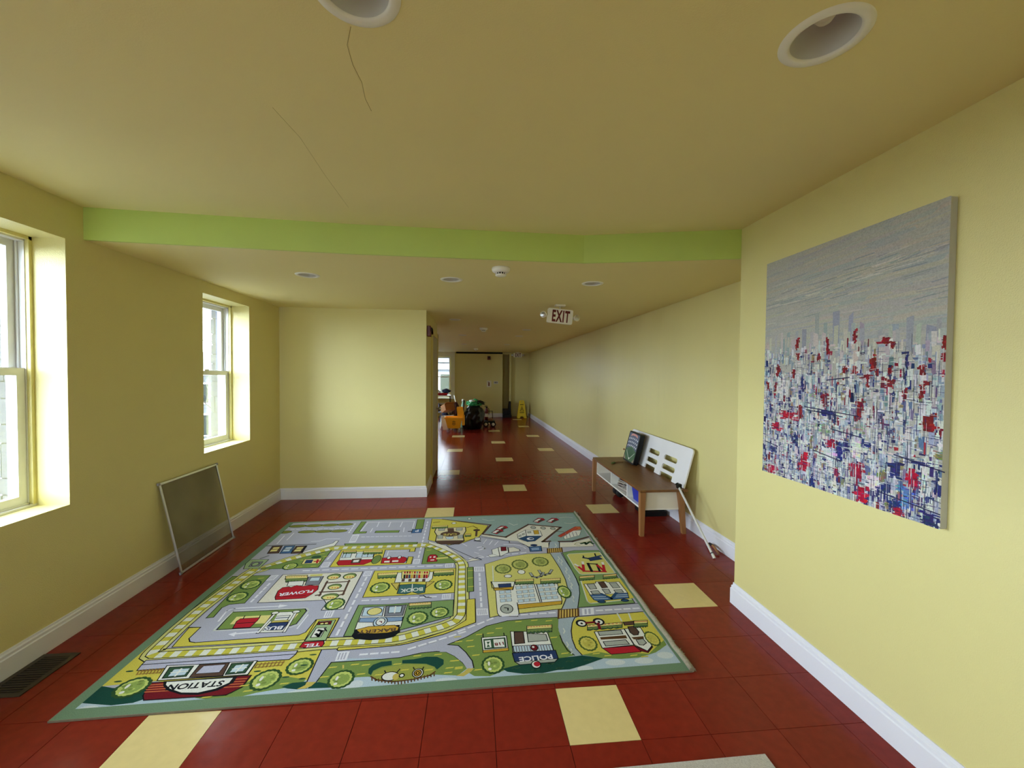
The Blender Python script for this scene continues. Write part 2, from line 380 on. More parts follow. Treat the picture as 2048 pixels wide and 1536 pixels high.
baseboard('baseboard_far', [(-1.0, YFAR), (0.62, YFAR), (0.62, 13.45)], -1)

# windows -----------------------------------------------------------
def window(n, op, M, dd=0.19):
    a0, a1, z0, z1 = op; zm = (z0 + z1) / 2 + 0.003; w = bpy.data.objects.new('window_%d' % n, None); COL.objects.link(w); w['kind'] = 'structure'; ORIG[w.name] = Vector((0, 0, 0))
    fr = MB()
    for q in ((a0, a0 + 0.022, z0, z1), (a1 - 0.022, a1, z0, z1), (a0, a1, z1 - 0.028, z1), (a0, a1, z0, z0 + 0.022)): fr.box(q[0], q[1], dd, dd + 0.105, q[2], q[3], M)
    fr.box(a0 + 0.022, a0 + 0.030, dd + 0.03, dd + 0.04, z0, z1, M); fr.box(a1 - 0.030, a1 - 0.022, dd + 0.03, dd + 0.04, z0, z1, M)
    fr.build('frame', M_vinyl, w)
    for nm, zz0, zz1, d in (('sash', z0 + 0.022, zm + 0.02, dd + 0.006), ('sash', zm - 0.02, z1 - 0.028, dd + 0.045)):
        s = MB(); st = 0.042; b0, b1 = a0 + 0.024, a1 - 0.024
        s.box(b0, b0 + st, d, d + 0.032, zz0, zz1, M); s.box(b1 - st, b1, d, d + 0.032, zz0, zz1, M)
        s.box(b0 + st, b1 - st, d, d + 0.032, zz0, zz0 + 0.045, M); s.box(b0 + st, b1 - st, d, d + 0.032, zz1 - 0.040, zz1, M)
        so = s.build(nm, M_vinyl, w)
        MB().box(b0 + st - 0.004, b1 - st + 0.004, d + 0.014, d + 0.018, zz0 + 0.041, zz1 - 0.036, M).build('pane', M_pane, so)
        if zz0 < zm - 0.1:
            am = (b0 + b1) / 2; MB().box(am - 0.03, am + 0.03, d - 0.004, d + 0.02, zz1, zz1 + 0.014, M).build('sash_lock', M_vinyl, so)
    MB().box(a0, a1, dd - 0.022, dd + 0.004, z0 - 0.004, z0 + 0.012, M).build('sill', M_vinyl, w)
    MB().box(a0, a0 + 0.018, dd - 0.02, dd, z0, z1, M).box(a1 - 0.018, a1, dd - 0.02, dd, z0, z1, M).box(a0, a1, dd - 0.02, dd, z1 - 0.018, z1, M).build('stop_moulding', M_wall, w)
    return w
for i, op in enumerate(WIN): window(i + 1, op, M_left)
window(7, RWIN_ADDED[0], M_rear); window(6, FWIN, M_far, 0.10)
ft = MB()
for q in ((FWIN[0] - 0.14, FWIN[0], FWIN[2], FWIN[3] + 0.16), (FWIN[1], FWIN[1] + 0.15, FWIN[2], FWIN[3] + 0.16), (FWIN[0], FWIN[1], FWIN[3], FWIN[3] + 0.15)): ft.box(q[0], q[1], 13.08, 13.1, q[2], q[3])
ft.box(FWIN[0] - 0.16, FWIN[1] + 0.17, 13.04, 13.1, FWIN[2] - 0.04, FWIN[2]); struct(ft.build('trim_4', M_base))

# door in the corridor side of the partition
dr = bpy.data.objects.new('door_1', None); COL.objects.link(dr); dr['kind'] = 'structure'; ORIG[dr.name] = Vector((0, 0, 0))
MB().box(XP, XP + 0.012, 4.16, 4.88, 0.03, 2.06).build('door_leaf', M_door, dr)
cs = MB().box(XP, XP + 0.02, 4.07, 4.16, 0, 2.14).box(XP, XP + 0.02, 4.88, 4.97, 0, 2.14).box(XP, XP + 0.02, 4.07, 4.97, 2.06, 2.14); cs.build('casing', M_wall, dr)
MB().tube([(XP + 0.012, 4.80, 0.98), (XP + 0.05, 4.80, 0.98)], 0.012).lathe([(0.0, 0), (0.025, 0.004), (0.028, 0.02), (0.018, 0.035)], (0, 0, 0), 16, Matrix.Translation((XP + 0.045, 4.80, 0.98)) @ Matrix.Rotation(math.pi / 2, 4, 'Y')).build('knob', M_metal, dr)

# ================================================================== OUTSIDE
M_stone = mat('grey_stone', (50, 50, 58), 0.9, 0.6, 9, 0.5, 30); M_mortar = mat('mortar', (26, 26, 32), 0.95, 0.2)
M_siding = mat('pale_siding', (62, 66, 70), 0.8, 0.1); M_roof = mat('slate_roof', (22, 26, 34), 0.8, 0.2); M_bark = mat('bark', (34, 30, 30), 0.9, 0.3, 20)
M_dglass = mat('dark_window_glass', (16, 26, 30), 0.15, 0.1); M_ground = mat('pale_concrete', (84, 84, 86), 0.9, 0.2, 2); M_shrub = mat('winter_shrub', (26, 20, 40), 0.9, 0.4, 20)
def outdoor(o): return struct(o)
outdoor(MB().box(-120, 120, -60, 140, -4.3, -4.0).build('ground', M_ground))
rs = random.Random(3)
# rough stone outer leaf of the left wall, its jamb stones set one by one around the two windows in view
outer_wall = wall_with_openings('wall_left_outer', [(a0 - 0.02, a1 + 0.022, b0 - 0.06, b1 + 0.03) for a0, a1, b0, b1 in WIN], YREAR - 0.3, 13.5, -4.0, 4.5, Matrix.Translation((-0.30, 0, 0)) @ M_left, M_mortar, 0.07)
for (a0, a1, b0, b1) in WIN[:2]:
    z = b0 - 0.06
    while z < b1 - 0.02:
        h = min(rs.uniform(0.09, 0.20), b1 + 0.03 - z); d = 0.302
        while d < 0.375:
            w = rs.uniform(0.03, 0.08); w = w if d + w < 0.36 else 0.378 - d
            MB().box(a1 + 0.022 - rs.uniform(0.004, 0.016), a1 + 0.06, d + 0.003, d + w, z + 0.004, z + h - 0.004, M_left).build('stone', M_stone, outer_wall); d += w + 0.002
        z += h
def house(label, cx, cy, w, d, h, rz, rise, wins):
    t = thing('house', (cx, cy, -4.0), label, 'house', 'houses seen through the windows'); M = Matrix.Translation((cx, cy, -4.0)) @ Matrix.Rotation(rz, 4, 'Z')
    MB().box(-w / 2, w / 2, -d / 2, d / 2, 0, h, M).build('walls', M_siding, t)
    rf = MB(); ov = 0.35
    rf.add([(-w / 2 - ov, -d / 2 - ov, h), (w / 2 + ov, -d / 2 - ov, h), (w / 2 + ov, d / 2 + ov, h), (-w / 2 - ov, d / 2 + ov, h), (-w / 2 - ov, 0, h + rise), (w / 2 + ov, 0, h + rise)], [(0, 1, 5, 4), (2, 3, 4, 5), (1, 2, 5), (3, 0, 4), (0, 3, 2, 1)], M); rf.build('roof', M_roof, t)
    MB().box(-w / 2 - 0.1, w / 2 + 0.1, -d / 2 - 0.12, -d / 2, h - 0.35, h - 0.05, M).build('cornice', M_base, t)
    for (x, z, ww, hh) in wins:
        wf = MB().box(x - ww / 2 - 0.1, x + ww / 2 + 0.1, -d / 2 - 0.06, -d / 2, z - 0.1, z + hh + 0.1, M).build('window', M_base, t)
        MB().box(x - ww / 2, x + ww / 2, -d / 2 - 0.08, -d / 2 - 0.05, z, z + hh, M).build('pane', M_dglass, wf)
house('pale grey house with tall window facing the far room window', -2.6, 23.0, 9.0, 6.0, 6.1, 0.0, 2.0, [(0.85, 4.3, 0.75, 1.2), (-1.2, 4.3, 0.75, 1.2), (0.85, 1.2, 0.75, 1.4), (3.0, 4.3, 0.75, 1.2)])
house('distant pale house with dark slate roof beyond the smaller sash window', -22.5, 33.5, 9.0, 7.0, 5.6, 0.55, 1.5, [(-2.4, 3.2, 0.9, 1.4), (0.2, 3.2, 0.9, 1.4), (2.6, 3.2, 0.9, 1.4), (0.2, 0.8, 0.9, 1.5)])
house('farthest low house on the skyline beyond the smaller sash window', -33.0, 52.0, 12.0, 8.0, 6.0, 0.55, 1.2, [(-3, 3.4, 1.0, 1.4), (0.5, 3.4, 1.0, 1.4), (3.5, 3.4, 1.0, 1.4)])
def bare_tree(label, x, y, z, h, seed):
    t = thing('bare_tree', (x, y, z), label, 'tree', 'bare winter trees outside'); r = random.Random(seed); tr = MB(); br = MB()
    tr.tube([(x, y, z), (x + 0.1, y, z + h * 0.3), (x, y + 0.1, z + h * 0.55)], [h * 0.02, h * 0.016, h * 0.012])
    def grow(p, d, l, rad, n):
        q = p + d * l; br.tube([p, p + d * l * 0.5 + Vector((r.uniform(-.05, .05) * l,) * 3), q], [rad, rad * 0.8, rad * 0.6], 5)
        if n: 
            for _ in range(3): grow(q, (d + Vector((r.uniform(-.8, .8), r.uniform(-.8, .8), r.uniform(-.2, .6)))).normalized(), l * 0.68, rad * 0.6, n - 1)
    for k in range(5): grow(Vector((x, y, z + h * (0.3 + 0.06 * k))), Vector((r.uniform(-1, 1), r.uniform(-1, 1), 0.9)).normalized(), h * 0.2, h * 0.007, 3)
    tr.build('trunk', M_bark, t); br.build('branches', M_bark, t)
bare_tree('bare winter tree behind the house facing the far window', -2.2, 31.5, -4.0, 9.5, 5)
bare_tree('bare winter tree among the roofs beyond the smaller sash window', -14.5, 23.0, -4.0, 6.0, 8)
sh = MB()
for k in range(7): sh.blob((-9.6 + rs.uniform(-.7, .7), 15.2 + rs.uniform(-.9, .9), -2.9 + rs.uniform(0, 1.6)), (0.8, 0.8, 0.7), k, 0.3, 3.0, 2)
o = sh.tube([(-9.6, 15.2, -4.0), (-9.6, 15.2, -2.4)], 0.08).build('winter_shrub', M_shrub); tag(o, 'leafless purple-grey shrub below the smaller sash window', 'shrub')
o = MB().tube([(-16, 12, 3.6), (-14, 21, 3.1), (-12.5, 30, 3.4)], 0.03, 6).build('utility_cable', M_black); tag(o, 'thin black overhead cable outside the smaller sash window', 'cable')

# ================================================================== PLAY RUG
PAL = dict(road=(176, 177, 196), w=(226, 226, 236), k=(22, 24, 30), sky=(178, 196, 212), cloud=(206, 214, 220), yel=(206, 194, 84), pyel=(206, 200, 116), tan=(196, 178, 92), tan2=(222, 210, 136),
    grn=(120, 144, 76), grn2=(124, 152, 96), grn3=(112, 134, 76), dgrn=(52, 84, 60), teal=(28, 72, 62), dteal=(62, 104, 104), olive=(150, 156, 74), olive2=(128, 132, 62), lgrn=(158, 182, 140),
    red=(176, 34, 46), maroon=(112, 24, 34), brn=(92, 62, 34), brn2=(88, 66, 56), brn3=(150, 116, 60), navy=(44, 62, 104), blue=(70, 104, 150), dblu=(44, 74, 110), blu2=(130, 156, 194), lblu=(190, 208, 222),
    gry=(168, 172, 166), gry2=(124, 126, 138), lav=(182, 182, 206), wht=(226, 226, 222), wht2=(220, 216, 204), pale=(206, 212, 204), riv=(164, 178, 190), sea=(146, 168, 166), gold=(196, 158, 56), gold2=(206, 176, 96), org=(206, 110, 40), org2=(200, 110, 70), cream=(214, 204, 170))
rug = thing('play_rug', (RUG[0][0], RUG[0][1], 0), 'printed town play rug with roads, shops and green border on the red floor', 'rug')
RO = Vector((RUG[0][0], RUG[0][1], 0.0))
RV = 0.0085
rl = [(p[0] - RO.x, p[1] - RO.y) for p in RUG]
M_rugside = mat('rug_backing', (122, 112, 96), 0.95, 0.2, 60, 0.4, 200)
M_rug = attr_mat('rug_pile_print', 0.95, 0.55, 420.0, 0.16, 240.0, 0.1)
MB().prism(RUG, 0.0004, RV).build('backing', M_rugside, rug)
pr = Print(4e-5)
def inset(q, l, r, t, b):
    (x0, y0), (x1, y1), (x2, y2), (x3, y3) = q
    return [(x0 + l, y0 + b), (x1 - r, y1 + b), (x2 - r, y2 - t), (x3 + l, y3 - t)]
pr.poly(inset(rl, 0.004, 0.004, 0.004, 0.004), (112, 138, 112))
FIELD = inset(rl, 0.055, 0.030, 0.030, 0.062)
pr.poly(FIELD, PAL['road'])
def clip(pts):
    out = list(pts)
    for i in range(4):
        a, b = FIELD[i], FIELD[(i + 1) % 4]; inp, out = out, []
        ins = lambda p: (b[0] - a[0]) * (p[1] - a[1]) - (b[1] - a[1]) * (p[0] - a[0]) >= -1e-9
        for j in range(len(inp)):
            p, q = inp[j - 1], inp[j]; ip, iq = ins(p), ins(q)
            if ip != iq:
                d1 = (b[0] - a[0]) * (p[1] - a[1]) - (b[1] - a[1]) * (p[0] - a[0]); d2 = (b[0] - a[0]) * (q[1] - a[1]) - (b[1] - a[1]) * (q[0] - a[0]); t = d1 / (d1 - d2)
                out.append((p[0] + (q[0] - p[0]) * t, p[1] + (q[1] - p[1]) * t))
            if iq: out.append(q)
        if not out: return []
    return out
def L(col, pts, w=0.006):
    f = clip([(min(max(p[0], -9), 9), p[1]) for p in pts]) if len(pts) > 2 else pts
    ins = [p for p in pts if 0.03 < p[0] < 2.95 and 0.03 < p[1] < 2.42]
    if len(ins) >= 2: pr.line(ins, w, PAL[col])
def P(col, pts, ol=0.006):
    q = clip(pts)
    if len(q) < 3: return
    pr.poly(q, PAL[col])
    if ol: pr.line(q + [q[0]], ol * 0.85, PAL['k'])
def E(col, u, v, ru, rv, ol=0.006):
    P(col, [(u + ru * math.cos(2 * math.pi * i / 18), v + rv * math.sin(2 * math.pi * i / 18)) for i in range(18)], ol)
def D(col, pts, n, w=0.014):
    a, b = Vector(pts[0]), Vector(pts[-1])
    for i in range(n):
        t0 = (i + 0.15) / n; t1 = (i + 0.7) / n; p, q = a.lerp(b, t0), a.lerp(b, t1); L(col, [tuple(p), tuple(q)], w)
def X(q, n):
    a, b, c, d = [Vector(p) for p in q]
    F = lambda s, t: tuple(a.lerp(b, s).lerp(d.lerp(c, s), t))
    P('w', [F(0, 0), F(1, 0), F(1, 1), F(0, 1)], 0)
    for i in range(n - 1): P('road', [F((i + 0.62) / n, 0.12), F((i + 1.18) / n, 0.12), F((i + 1.18) / n, 0.88), F((i + 0.62) / n, 0.88)], 0)
def TR(u, v, r, kind=0, rv=None):
    rv = rv or r; n = 15; ring = []
    for i in range(n * 4):
        a = 2 * math.pi * i / (n * 4); k = 1 + 0.07 * abs(math.sin(a * n / 2)); ring.append((u + r * k * math.cos(a), v + rv * k * math.sin(a)))
    c0, c1, c2 = ((48, 80, 44), (140, 162, 84), (188, 200, 112)) if kind == 0 else (((78, 98, 48), (188, 180, 84), (204, 196, 100)) if kind == 1 else ((92, 106, 56), (148, 158, 86), (180, 184, 104)))
    q = clip(ring)
    if len(q) < 3: return
    pr.poly(q, c0); s = 0.80; tr = random.Random(int(u * 1000))
    inner = clip([(u + (x - u) * s, v + (y - v) * s) for x, y in ring]); pr.poly(inner, c2)
    core = clip([(u + (x - u) * 0.58 + r * 0.05, v + (y - v) * 0.58) for x, y in ring]); pr.poly(core, c1)
    for i in range(9):
        a = tr.uniform(0, 6.28); d = tr.uniform(0.15, 0.62); k = tr.choice([c1, c2, tuple(x_ * 0.86 for x_ in c1)]); cu, cv = u + r * d * math.cos(a), v + rv * d * math.sin(a); e = tr.uniform(0.07, 0.15)
        w = clip([(cu + r * e * 1.5 * math.cos(t * 1.05), cv + rv * e * math.sin(t * 1.05)) for t in range(6)])
        if len(w) > 2: pr.poly(w, k)
    if kind == 0:
        for du, dv, a, b in ((-0.36, 0.12, 0.11, 0.24), (-0.30, -0.48, 0.15, 0.14)): E('wht', u + r * du, v + rv * dv, r * a, rv * b, 0)
def H(q):
    a, b, c, d = [Vector(p) for p in q]; F = lambda s, t: tuple(a.lerp(b, s).lerp(d.lerp(c, s), t))
    P('grn3', [F(0, 0.42)] + [F(i / 12, 1.0 + 0.10 * math.sin(i * 2.6)) for i in range(13)] + [F(1, 0.42)], 0.005)
    P('dgrn', [F(0.01, 0.70), F(0.99, 0.70), F(0.98, 0.97), F(0.02, 0.97)], 0)
    for i in range(7): E('grn3', *F((i + 0.5) / 7, 0.70), (b - a).length / 15, (d - a).length * 0.14, 0)
    P('tan2', [F(0, 0), F(1, 0), F(1, 0.46), F(0, 0.46)], 0.005)
    for i in range(9): L('org2', [F((i + 0.4) / 9, 0.16), F((i + 0.7) / 9, 0.16)], 0.007)
def G(pts):
    for p in pts: P('yel', [(p[0] - 0.022, p[1] - 0.004), (p[0] + 0.018, p[1] - 0.001), (p[0] + 0.024, p[1] + 0.007), (p[0] - 0.016, p[1] + 0.005)], 0)
def T(s, pq, h, col):
    p, q = pq; vs, fs = text_faces(s, abs(h) * 1.05, math.hypot(q[0] - p[0], q[1] - p[1]), 0.028); a = math.atan2(q[1] - p[1], q[0] - p[0])
    ca, sa = math.cos(a), math.sin(a)
    pr.add([(p[0] + x * ca - y * sa, p[1] + x * sa + y * ca) for x, y in vs], fs, PAL[col])
def TK(pts):
    """railway loop: pale bed, yellow and white sleepers, two rails and dark edges"""
    P_ = [Vector(p) for p in pts]; acc = [0]
    for a, b in zip(P_[:-1], P_[1:]): acc.append(acc[-1] + (b - a).length)
    def at(s):
        s = min(max(s, 0), acc[-1])
        for i in range(len(P_) - 1):
            if s <= acc[i + 1] + 1e-9:
                t = (s - acc[i]) / max(1e-9, acc[i + 1] - acc[i]); return P_[i].lerp(P_[i + 1], t)
        return P_[-1]
    def fr(s):
        d = (at(s + 0.025) - at(s - 0.025)).normalized(); return at(s), Vector((-d.y, d.x))
    n = int(acc[-1] / 0.02); S = [acc[-1] * i / n for i in range(n + 1)]; fra = [fr(s) for s in S]
    def off(o): return [tuple(p + nn * o) for p, nn in fra]
    W = 0.050
    def band(o0, o1, col):
        A, B = off(o0), off(o1); vs = A + B; m = len(A); pr.add(vs, [(i, i + 1, m + i + 1, m + i) for i in range(m - 1)], col)
    band(-W, W, (204, 202, 128))
    m = int(acc[-1] / 0.037)
    vs = []; fs = []; vy = []; fy = []
    for i in range(m):
        A = fr(acc[-1] * i / m); B = fr(acc[-1] * (i + 1) / m); o = 0.026
        tgt, ft_ = (vs, fs) if i % 2 else (vy, fy); k = len(tgt)
        tgt += [tuple(A[0] + A[1] * o), tuple(B[0] + B[1] * o), tuple(B[0] - B[1] * o), tuple(A[0] - A[1] * o)]; ft_.append((k, k + 1, k + 2, k + 3))
    pr.add(vs, fs, (222, 224, 214)); pr.add(vy, fy, (200, 192, 76))
    for o in (-W, W, -0.026, 0.026): pr.line(off(o), 0.005, PAL['k'])
P('sky', ((0.048,0.034),(0.048,0.097),(0.23,0.189),(1.1,0.302),(1.757,0.255),(2.566,0.235),(2.949,0.383),(2.918,0.269),(2.921,0.093),(2.266,0.079),(1.644,0.06),(1.07,0.05)), 0)
E('cloud', 1.263, 0.113, 0.032, 0.021, 0)
E('cloud', 1.698, 0.099, 0.053, 0.016, 0)
E('cloud', 2.578, 0.151, 0.054, 0.022, 0)
E('cloud', 2.735, 0.151, 0.051, 0.022, 0)
E('cloud', 2.868, 0.183, 0.045, 0.026, 0)
E('cloud', 2.407, 0.118, 0.042, 0.022, 0)
E('cloud', 1.022, 0.079, 0.069, 0.015, 0)
E('cloud', 1.24, 0.104, 0.056, 0.023, 0)
E('cloud', 0.108, 0.059, 0.044, 0.017, 0)
P('yel', ((0.035,0.641),(0.104,0.64),(0.1,0.395),(0.124,0.367),(0.882,0.39),(1.007,0.382),(1.023,0.158),(0.777,0.095),(0.287,0.209),(0.051,0.196)), 0)
P('teal', ((0.049,0.198),(0.115,0.18),(0.323,0.158),(0.327,0.102),(0.282,0.077),(0.197,0.07),(0.052,0.095)), 0)
P('grn', ((0.691,0.143),(0.737,0.171),(0.899,0.191),(1.007,0.16),(0.998,0.123),(0.912,0.109),(0.808,0.092),(0.732,0.068),(0.624,0.066),(0.541,0.084)), 0)
P('teal', ((0.91,0.119),(0.951,0.143),(1.014,0.146),(1.037,0.099),(0.992,0.098),(0.944,0.107)), 0)
P('teal', ((1.058,0.138),(1.124,0.135),(1.146,0.096),(1.037,0.099)), 0)
P('road', ((1.008,0.392),(1.093,0.385),(1.113,0.282),(1.092,0.271),(1.064,0.14),(1.02,0.142)), 0)
L('k', ((1.004,0.389),(1.019,0.142)), 0.006)
P('tan', ((1.02,0.142),(1.064,0.14),(1.051,0.114),(1.028,0.1),(0.99,0.099),(1.019,0.122)), 0)
P('grn', ((0.052,1.268),(0.125,1.263),(0.088,0.735),(0.037,0.734)), 0.006)
P('grn', ((0.157,1.268),(0.322,1.263),(0.337,0.888),(0.247,0.88),(0.222,0.844),(0.233,0.74),(0.193,0.735)), 0.006)
TR(0.25, 1.133, 0.064, 0, 0.064)
TR(0.248, 0.972, 0.061, 0, 0.06)
G(((0.078,1.142),(0.086,1.052),(0.087,0.978),(0.087,0.908),(0.082,0.851),(0.088,0.796),(0.274,1.221),(0.292,0.873),(0.262,0.782)))
P('yel', ((0.155,0.647),(0.221,0.642),(0.847,0.665),(0.928,0.659),(0.885,0.471),(0.181,0.467)), 0.006)
P('road', ((0.221,0.642),(0.225,0.535),(0.252,0.504),(0.281,0.498),(0.829,0.52),(0.856,0.543),(0.87,0.664),(0.928,0.659),(1.01,0.816),(0.842,0.908),(0.247,0.88),(0.222,0.844),(0.23,0.746)), 0)
L('k', ((0.153,0.642),(0.221,0.642),(0.223,0.538),(0.247,0.508),(0.281,0.498),(0.829,0.52),(0.856,0.543),(0.87,0.664)), 0.006)
L('k', ((0.193,0.735),(0.233,0.74),(0.222,0.844),(0.247,0.88),(0.337,0.888)), 0.006)
P('grn', ((0.319,0.788),(0.756,0.79),(0.774,0.767),(0.768,0.631),(0.741,0.614),(0.329,0.609)), 0.008)
L('pale', ((0.316,0.799),(0.764,0.798),(0.788,0.769),(0.783,0.622),(0.752,0.6),(0.315,0.601),(0.316,0.799)), 0.008)
P('tan2', ((0.372,0.734),(0.738,0.738),(0.728,0.644),(0.375,0.658)), 0)
P('red', ((0.398,0.687),(0.407,0.711),(0.517,0.714),(0.519,0.68),(0.512,0.617),(0.414,0.616)), 0.006)
L('k', ((0.413,0.663),(0.513,0.665)), 0.006)
L('k', ((0.423,0.708),(0.417,0.741)), 0.006)
L('k', ((0.514,0.715),(0.51,0.738)), 0.006)
P('wht', ((0.577,0.765),(0.712,0.764),(0.73,0.556),(0.585,0.559)), 0.006)
P('navy', ((0.61,0.65),(0.716,0.651),(0.711,0.576),(0.601,0.58)), 0.006)
P('wht', ((0.612,0.72),(0.694,0.724),(0.696,0.673),(0.603,0.67)), 0.006)
L('navy', ((0.621,0.699),(0.69,0.701)), 0.008)
P('tan', ((0.611,0.673),(0.709,0.675),(0.709,0.655),(0.611,0.653)), 0.004)
L('grn', ((0.596,0.755),(0.608,0.685)), 0.02)
L('k', ((0.591,0.753),(0.584,0.561)), 0.02)
L('wht', ((0.591,0.753),(0.584,0.563)), 0.012)
L('k', ((0.715,0.759),(0.731,0.559)), 0.02)
L('wht', ((0.715,0.759),(0.731,0.56)), 0.012)
E('wht', 0.588, 0.758, 0.022, 0.015, 0.006)
E('wht', 0.714, 0.761, 0.023, 0.015, 0.006)
T('BUS', ((0.702,0.617),(0.601,0.615)), 0.034, 'w')
L('w', ((0.289,0.696),(0.275,0.805),(0.308,0.829),(0.575,0.833)), 0.01)
P('w', ((0.572,0.853),(0.631,0.837),(0.581,0.813)), 0)
L('w', ((0.581,0.568),(0.456,0.56)), 0.012)
P('w', ((0.457,0.578),(0.422,0.558),(0.467,0.535)), 0)
L('w', ((0.801,0.72),(0.793,0.583)), 0.008)
P('grn', ((1.091,0.272),(1.346,0.276),(1.44,0.281),(1.546,0.308),(1.63,0.314),(1.684,0.305),(1.73,0.27),(1.776,0.215),(1.799,0.171),(1.754,0.125),(1.637,0.141),(1.477,0.117),(1.308,0.154),(1.228,0.155),(1.136,0.119),(1.066,0.141)), 0)
L('k', ((1.066,0.141),(1.091,0.273),(1.346,0.276),(1.44,0.281),(1.546,0.308),(1.63,0.314),(1.684,0.305),(1.73,0.27),(1.776,0.215),(1.801,0.171)), 0.006)
P('teal', ((1.403,0.259),(1.41,0.227),(1.359,0.219),(1.323,0.193),(1.32,0.164),(1.303,0.177),(1.297,0.21),(1.312,0.238),(1.351,0.257)), 0)
P('teal', ((1.457,0.26),(1.517,0.262),(1.58,0.276),(1.638,0.271),(1.675,0.246),(1.677,0.211),(1.646,0.175),(1.632,0.197),(1.586,0.222),(1.5,0.232),(1.461,0.235)), 0)
P('olive', ((1.321,0.161),(1.328,0.189),(1.369,0.212),(1.479,0.228),(1.587,0.217),(1.632,0.194),(1.639,0.161),(1.613,0.137),(1.537,0.118),(1.438,0.11),(1.355,0.128)), 0)
L('brn', ((1.323,0.153),(1.355,0.128),(1.439,0.109),(1.538,0.117),(1.613,0.137),(1.637,0.161)), 0.008)
L('brn', ((1.329,0.144),(1.334,0.127)), 0.006)
L('brn', ((1.346,0.139),(1.351,0.122)), 0.006)
L('brn', ((1.363,0.134),(1.368,0.117)), 0.006)
L('brn', ((1.38,0.129),(1.384,0.112)), 0.006)
L('brn', ((1.397,0.124),(1.401,0.107)), 0.006)
L('brn', ((1.413,0.12),(1.418,0.103)), 0.006)
L('brn', ((1.43,0.116),(1.434,0.099)), 0.006)
L('brn', ((1.447,0.112),(1.45,0.095)), 0.006)
L('brn', ((1.463,0.108),(1.467,0.092)), 0.006)
L('brn', ((1.479,0.108),(1.482,0.092)), 0.006)
L('brn', ((1.494,0.111),(1.498,0.095)), 0.006)
L('brn', ((1.509,0.115),(1.513,0.098)), 0.006)
L('brn', ((1.525,0.119),(1.528,0.102)), 0.006)
L('brn', ((1.54,0.123),(1.543,0.106)), 0.006)
L('brn', ((1.555,0.127),(1.559,0.11)), 0.006)
L('brn', ((1.571,0.132),(1.574,0.115)), 0.006)
L('brn', ((1.587,0.136),(1.589,0.119)), 0.006)
L('brn', ((1.602,0.14),(1.605,0.123)), 0.006)
L('brn', ((1.618,0.145),(1.621,0.128)), 0.006)
L('brn', ((1.634,0.149),(1.636,0.132)), 0.006)
E('wht', 1.417, 0.148, 0.041, 0.03, 0.006)
E('tan', 1.446, 0.142, 0.016, 0.022, 0)
E('wht', 1.474, 0.148, 0.012, 0.012, 0.006)
L('k', ((1.391,0.172),(1.382,0.188)), 0.006)
L('k', ((1.447,0.174),(1.456,0.193)), 0.006)
E('wht', 1.552, 0.159, 0.027, 0.031, 0.006)
E('gold', 1.551, 0.159, 0.018, 0.022, 0.006)
E('gold', 1.551, 0.159, 0.008, 0.01, 0.006)
L('k', ((1.53,0.187),(1.524,0.2)), 0.006)
L('k', ((1.572,0.184),(1.576,0.198)), 0.006)
G(((1.11,0.234),(1.218,0.246),(1.275,0.238),(1.436,0.231),(1.531,0.286),(1.641,0.287),(1.737,0.231),(1.709,0.181),(1.756,0.172),(1.703,0.147),(1.092,0.169),(1.267,0.174),(1.359,0.161),(1.482,0.185),(1.604,0.175)))
TR(1.18, 0.148, 0.061, 0, 0.061)
L('tan', ((1.166,0.226),(1.16,0.245)), 0.008)
P('tan', ((1.803,0.171),(1.835,0.168),(1.82,0.146),(1.783,0.117),(1.745,0.123),(1.782,0.146)), 0)
P('road', ((1.648,0.308),(1.689,0.366),(1.745,0.342),(1.792,0.284),(1.824,0.218),(1.837,0.165),(1.799,0.168),(1.776,0.215),(1.73,0.27),(1.684,0.305)), 0)
P('grn', ((1.689,0.366),(1.789,0.421),(1.911,0.517),(2.04,0.559),(2.216,0.57),(2.362,0.57),(2.338,0.47),(2.335,0.357),(2.351,0.288),(2.372,0.22),(2.278,0.199),(1.993,0.143),(1.916,0.107),(1.837,0.114),(1.806,0.142),(1.831,0.174),(1.824,0.224),(1.791,0.294),(1.749,0.352)), 0)
L('k', ((1.834,0.174),(1.826,0.224),(1.791,0.294),(1.749,0.352),(1.689,0.366),(1.789,0.421),(1.911,0.517),(2.04,0.559),(2.216,0.57),(2.362,0.57)), 0.006)
P('tan', ((1.803,0.171),(1.835,0.168),(1.82,0.146),(1.783,0.117),(1.745,0.123),(1.782,0.146)), 0)
P('teal', ((1.981,0.153),(2.092,0.182),(2.293,0.207),(2.416,0.218),(2.529,0.187),(2.409,0.144),(2.325,0.12),(2.261,0.121),(2.183,0.106),(2.083,0.109),(2.004,0.13)), 0)
L('dgrn', ((2.031,0.151),(2.044,0.156),(2.053,0.149),(2.07,0.154)), 0.006)
L('dgrn', ((2.13,0.13),(2.143,0.134),(2.152,0.128),(2.168,0.132)), 0.006)
L('dgrn', ((2.257,0.132),(2.271,0.137),(2.279,0.13),(2.296,0.135)), 0.006)
L('dgrn', ((2.319,0.176),(2.333,0.182),(2.341,0.175),(2.359,0.18)), 0.006)
L('dgrn', ((2.418,0.179),(2.433,0.185),(2.441,0.177),(2.459,0.182)), 0.006)
L('dgrn', ((2.213,0.167),(2.226,0.172),(2.235,0.165),(2.252,0.17)), 0.006)
G(((2.205,0.548),(2.294,0.537),(1.983,0.487),(1.93,0.446),(1.748,0.384),(1.81,0.389),(1.817,0.337),(1.74,0.428),(1.844,0.265),(1.728,0.232),(1.856,0.155),(1.756,0.181),(2.327,0.24),(2.106,0.544),(2.293,0.377),(1.866,0.439)))
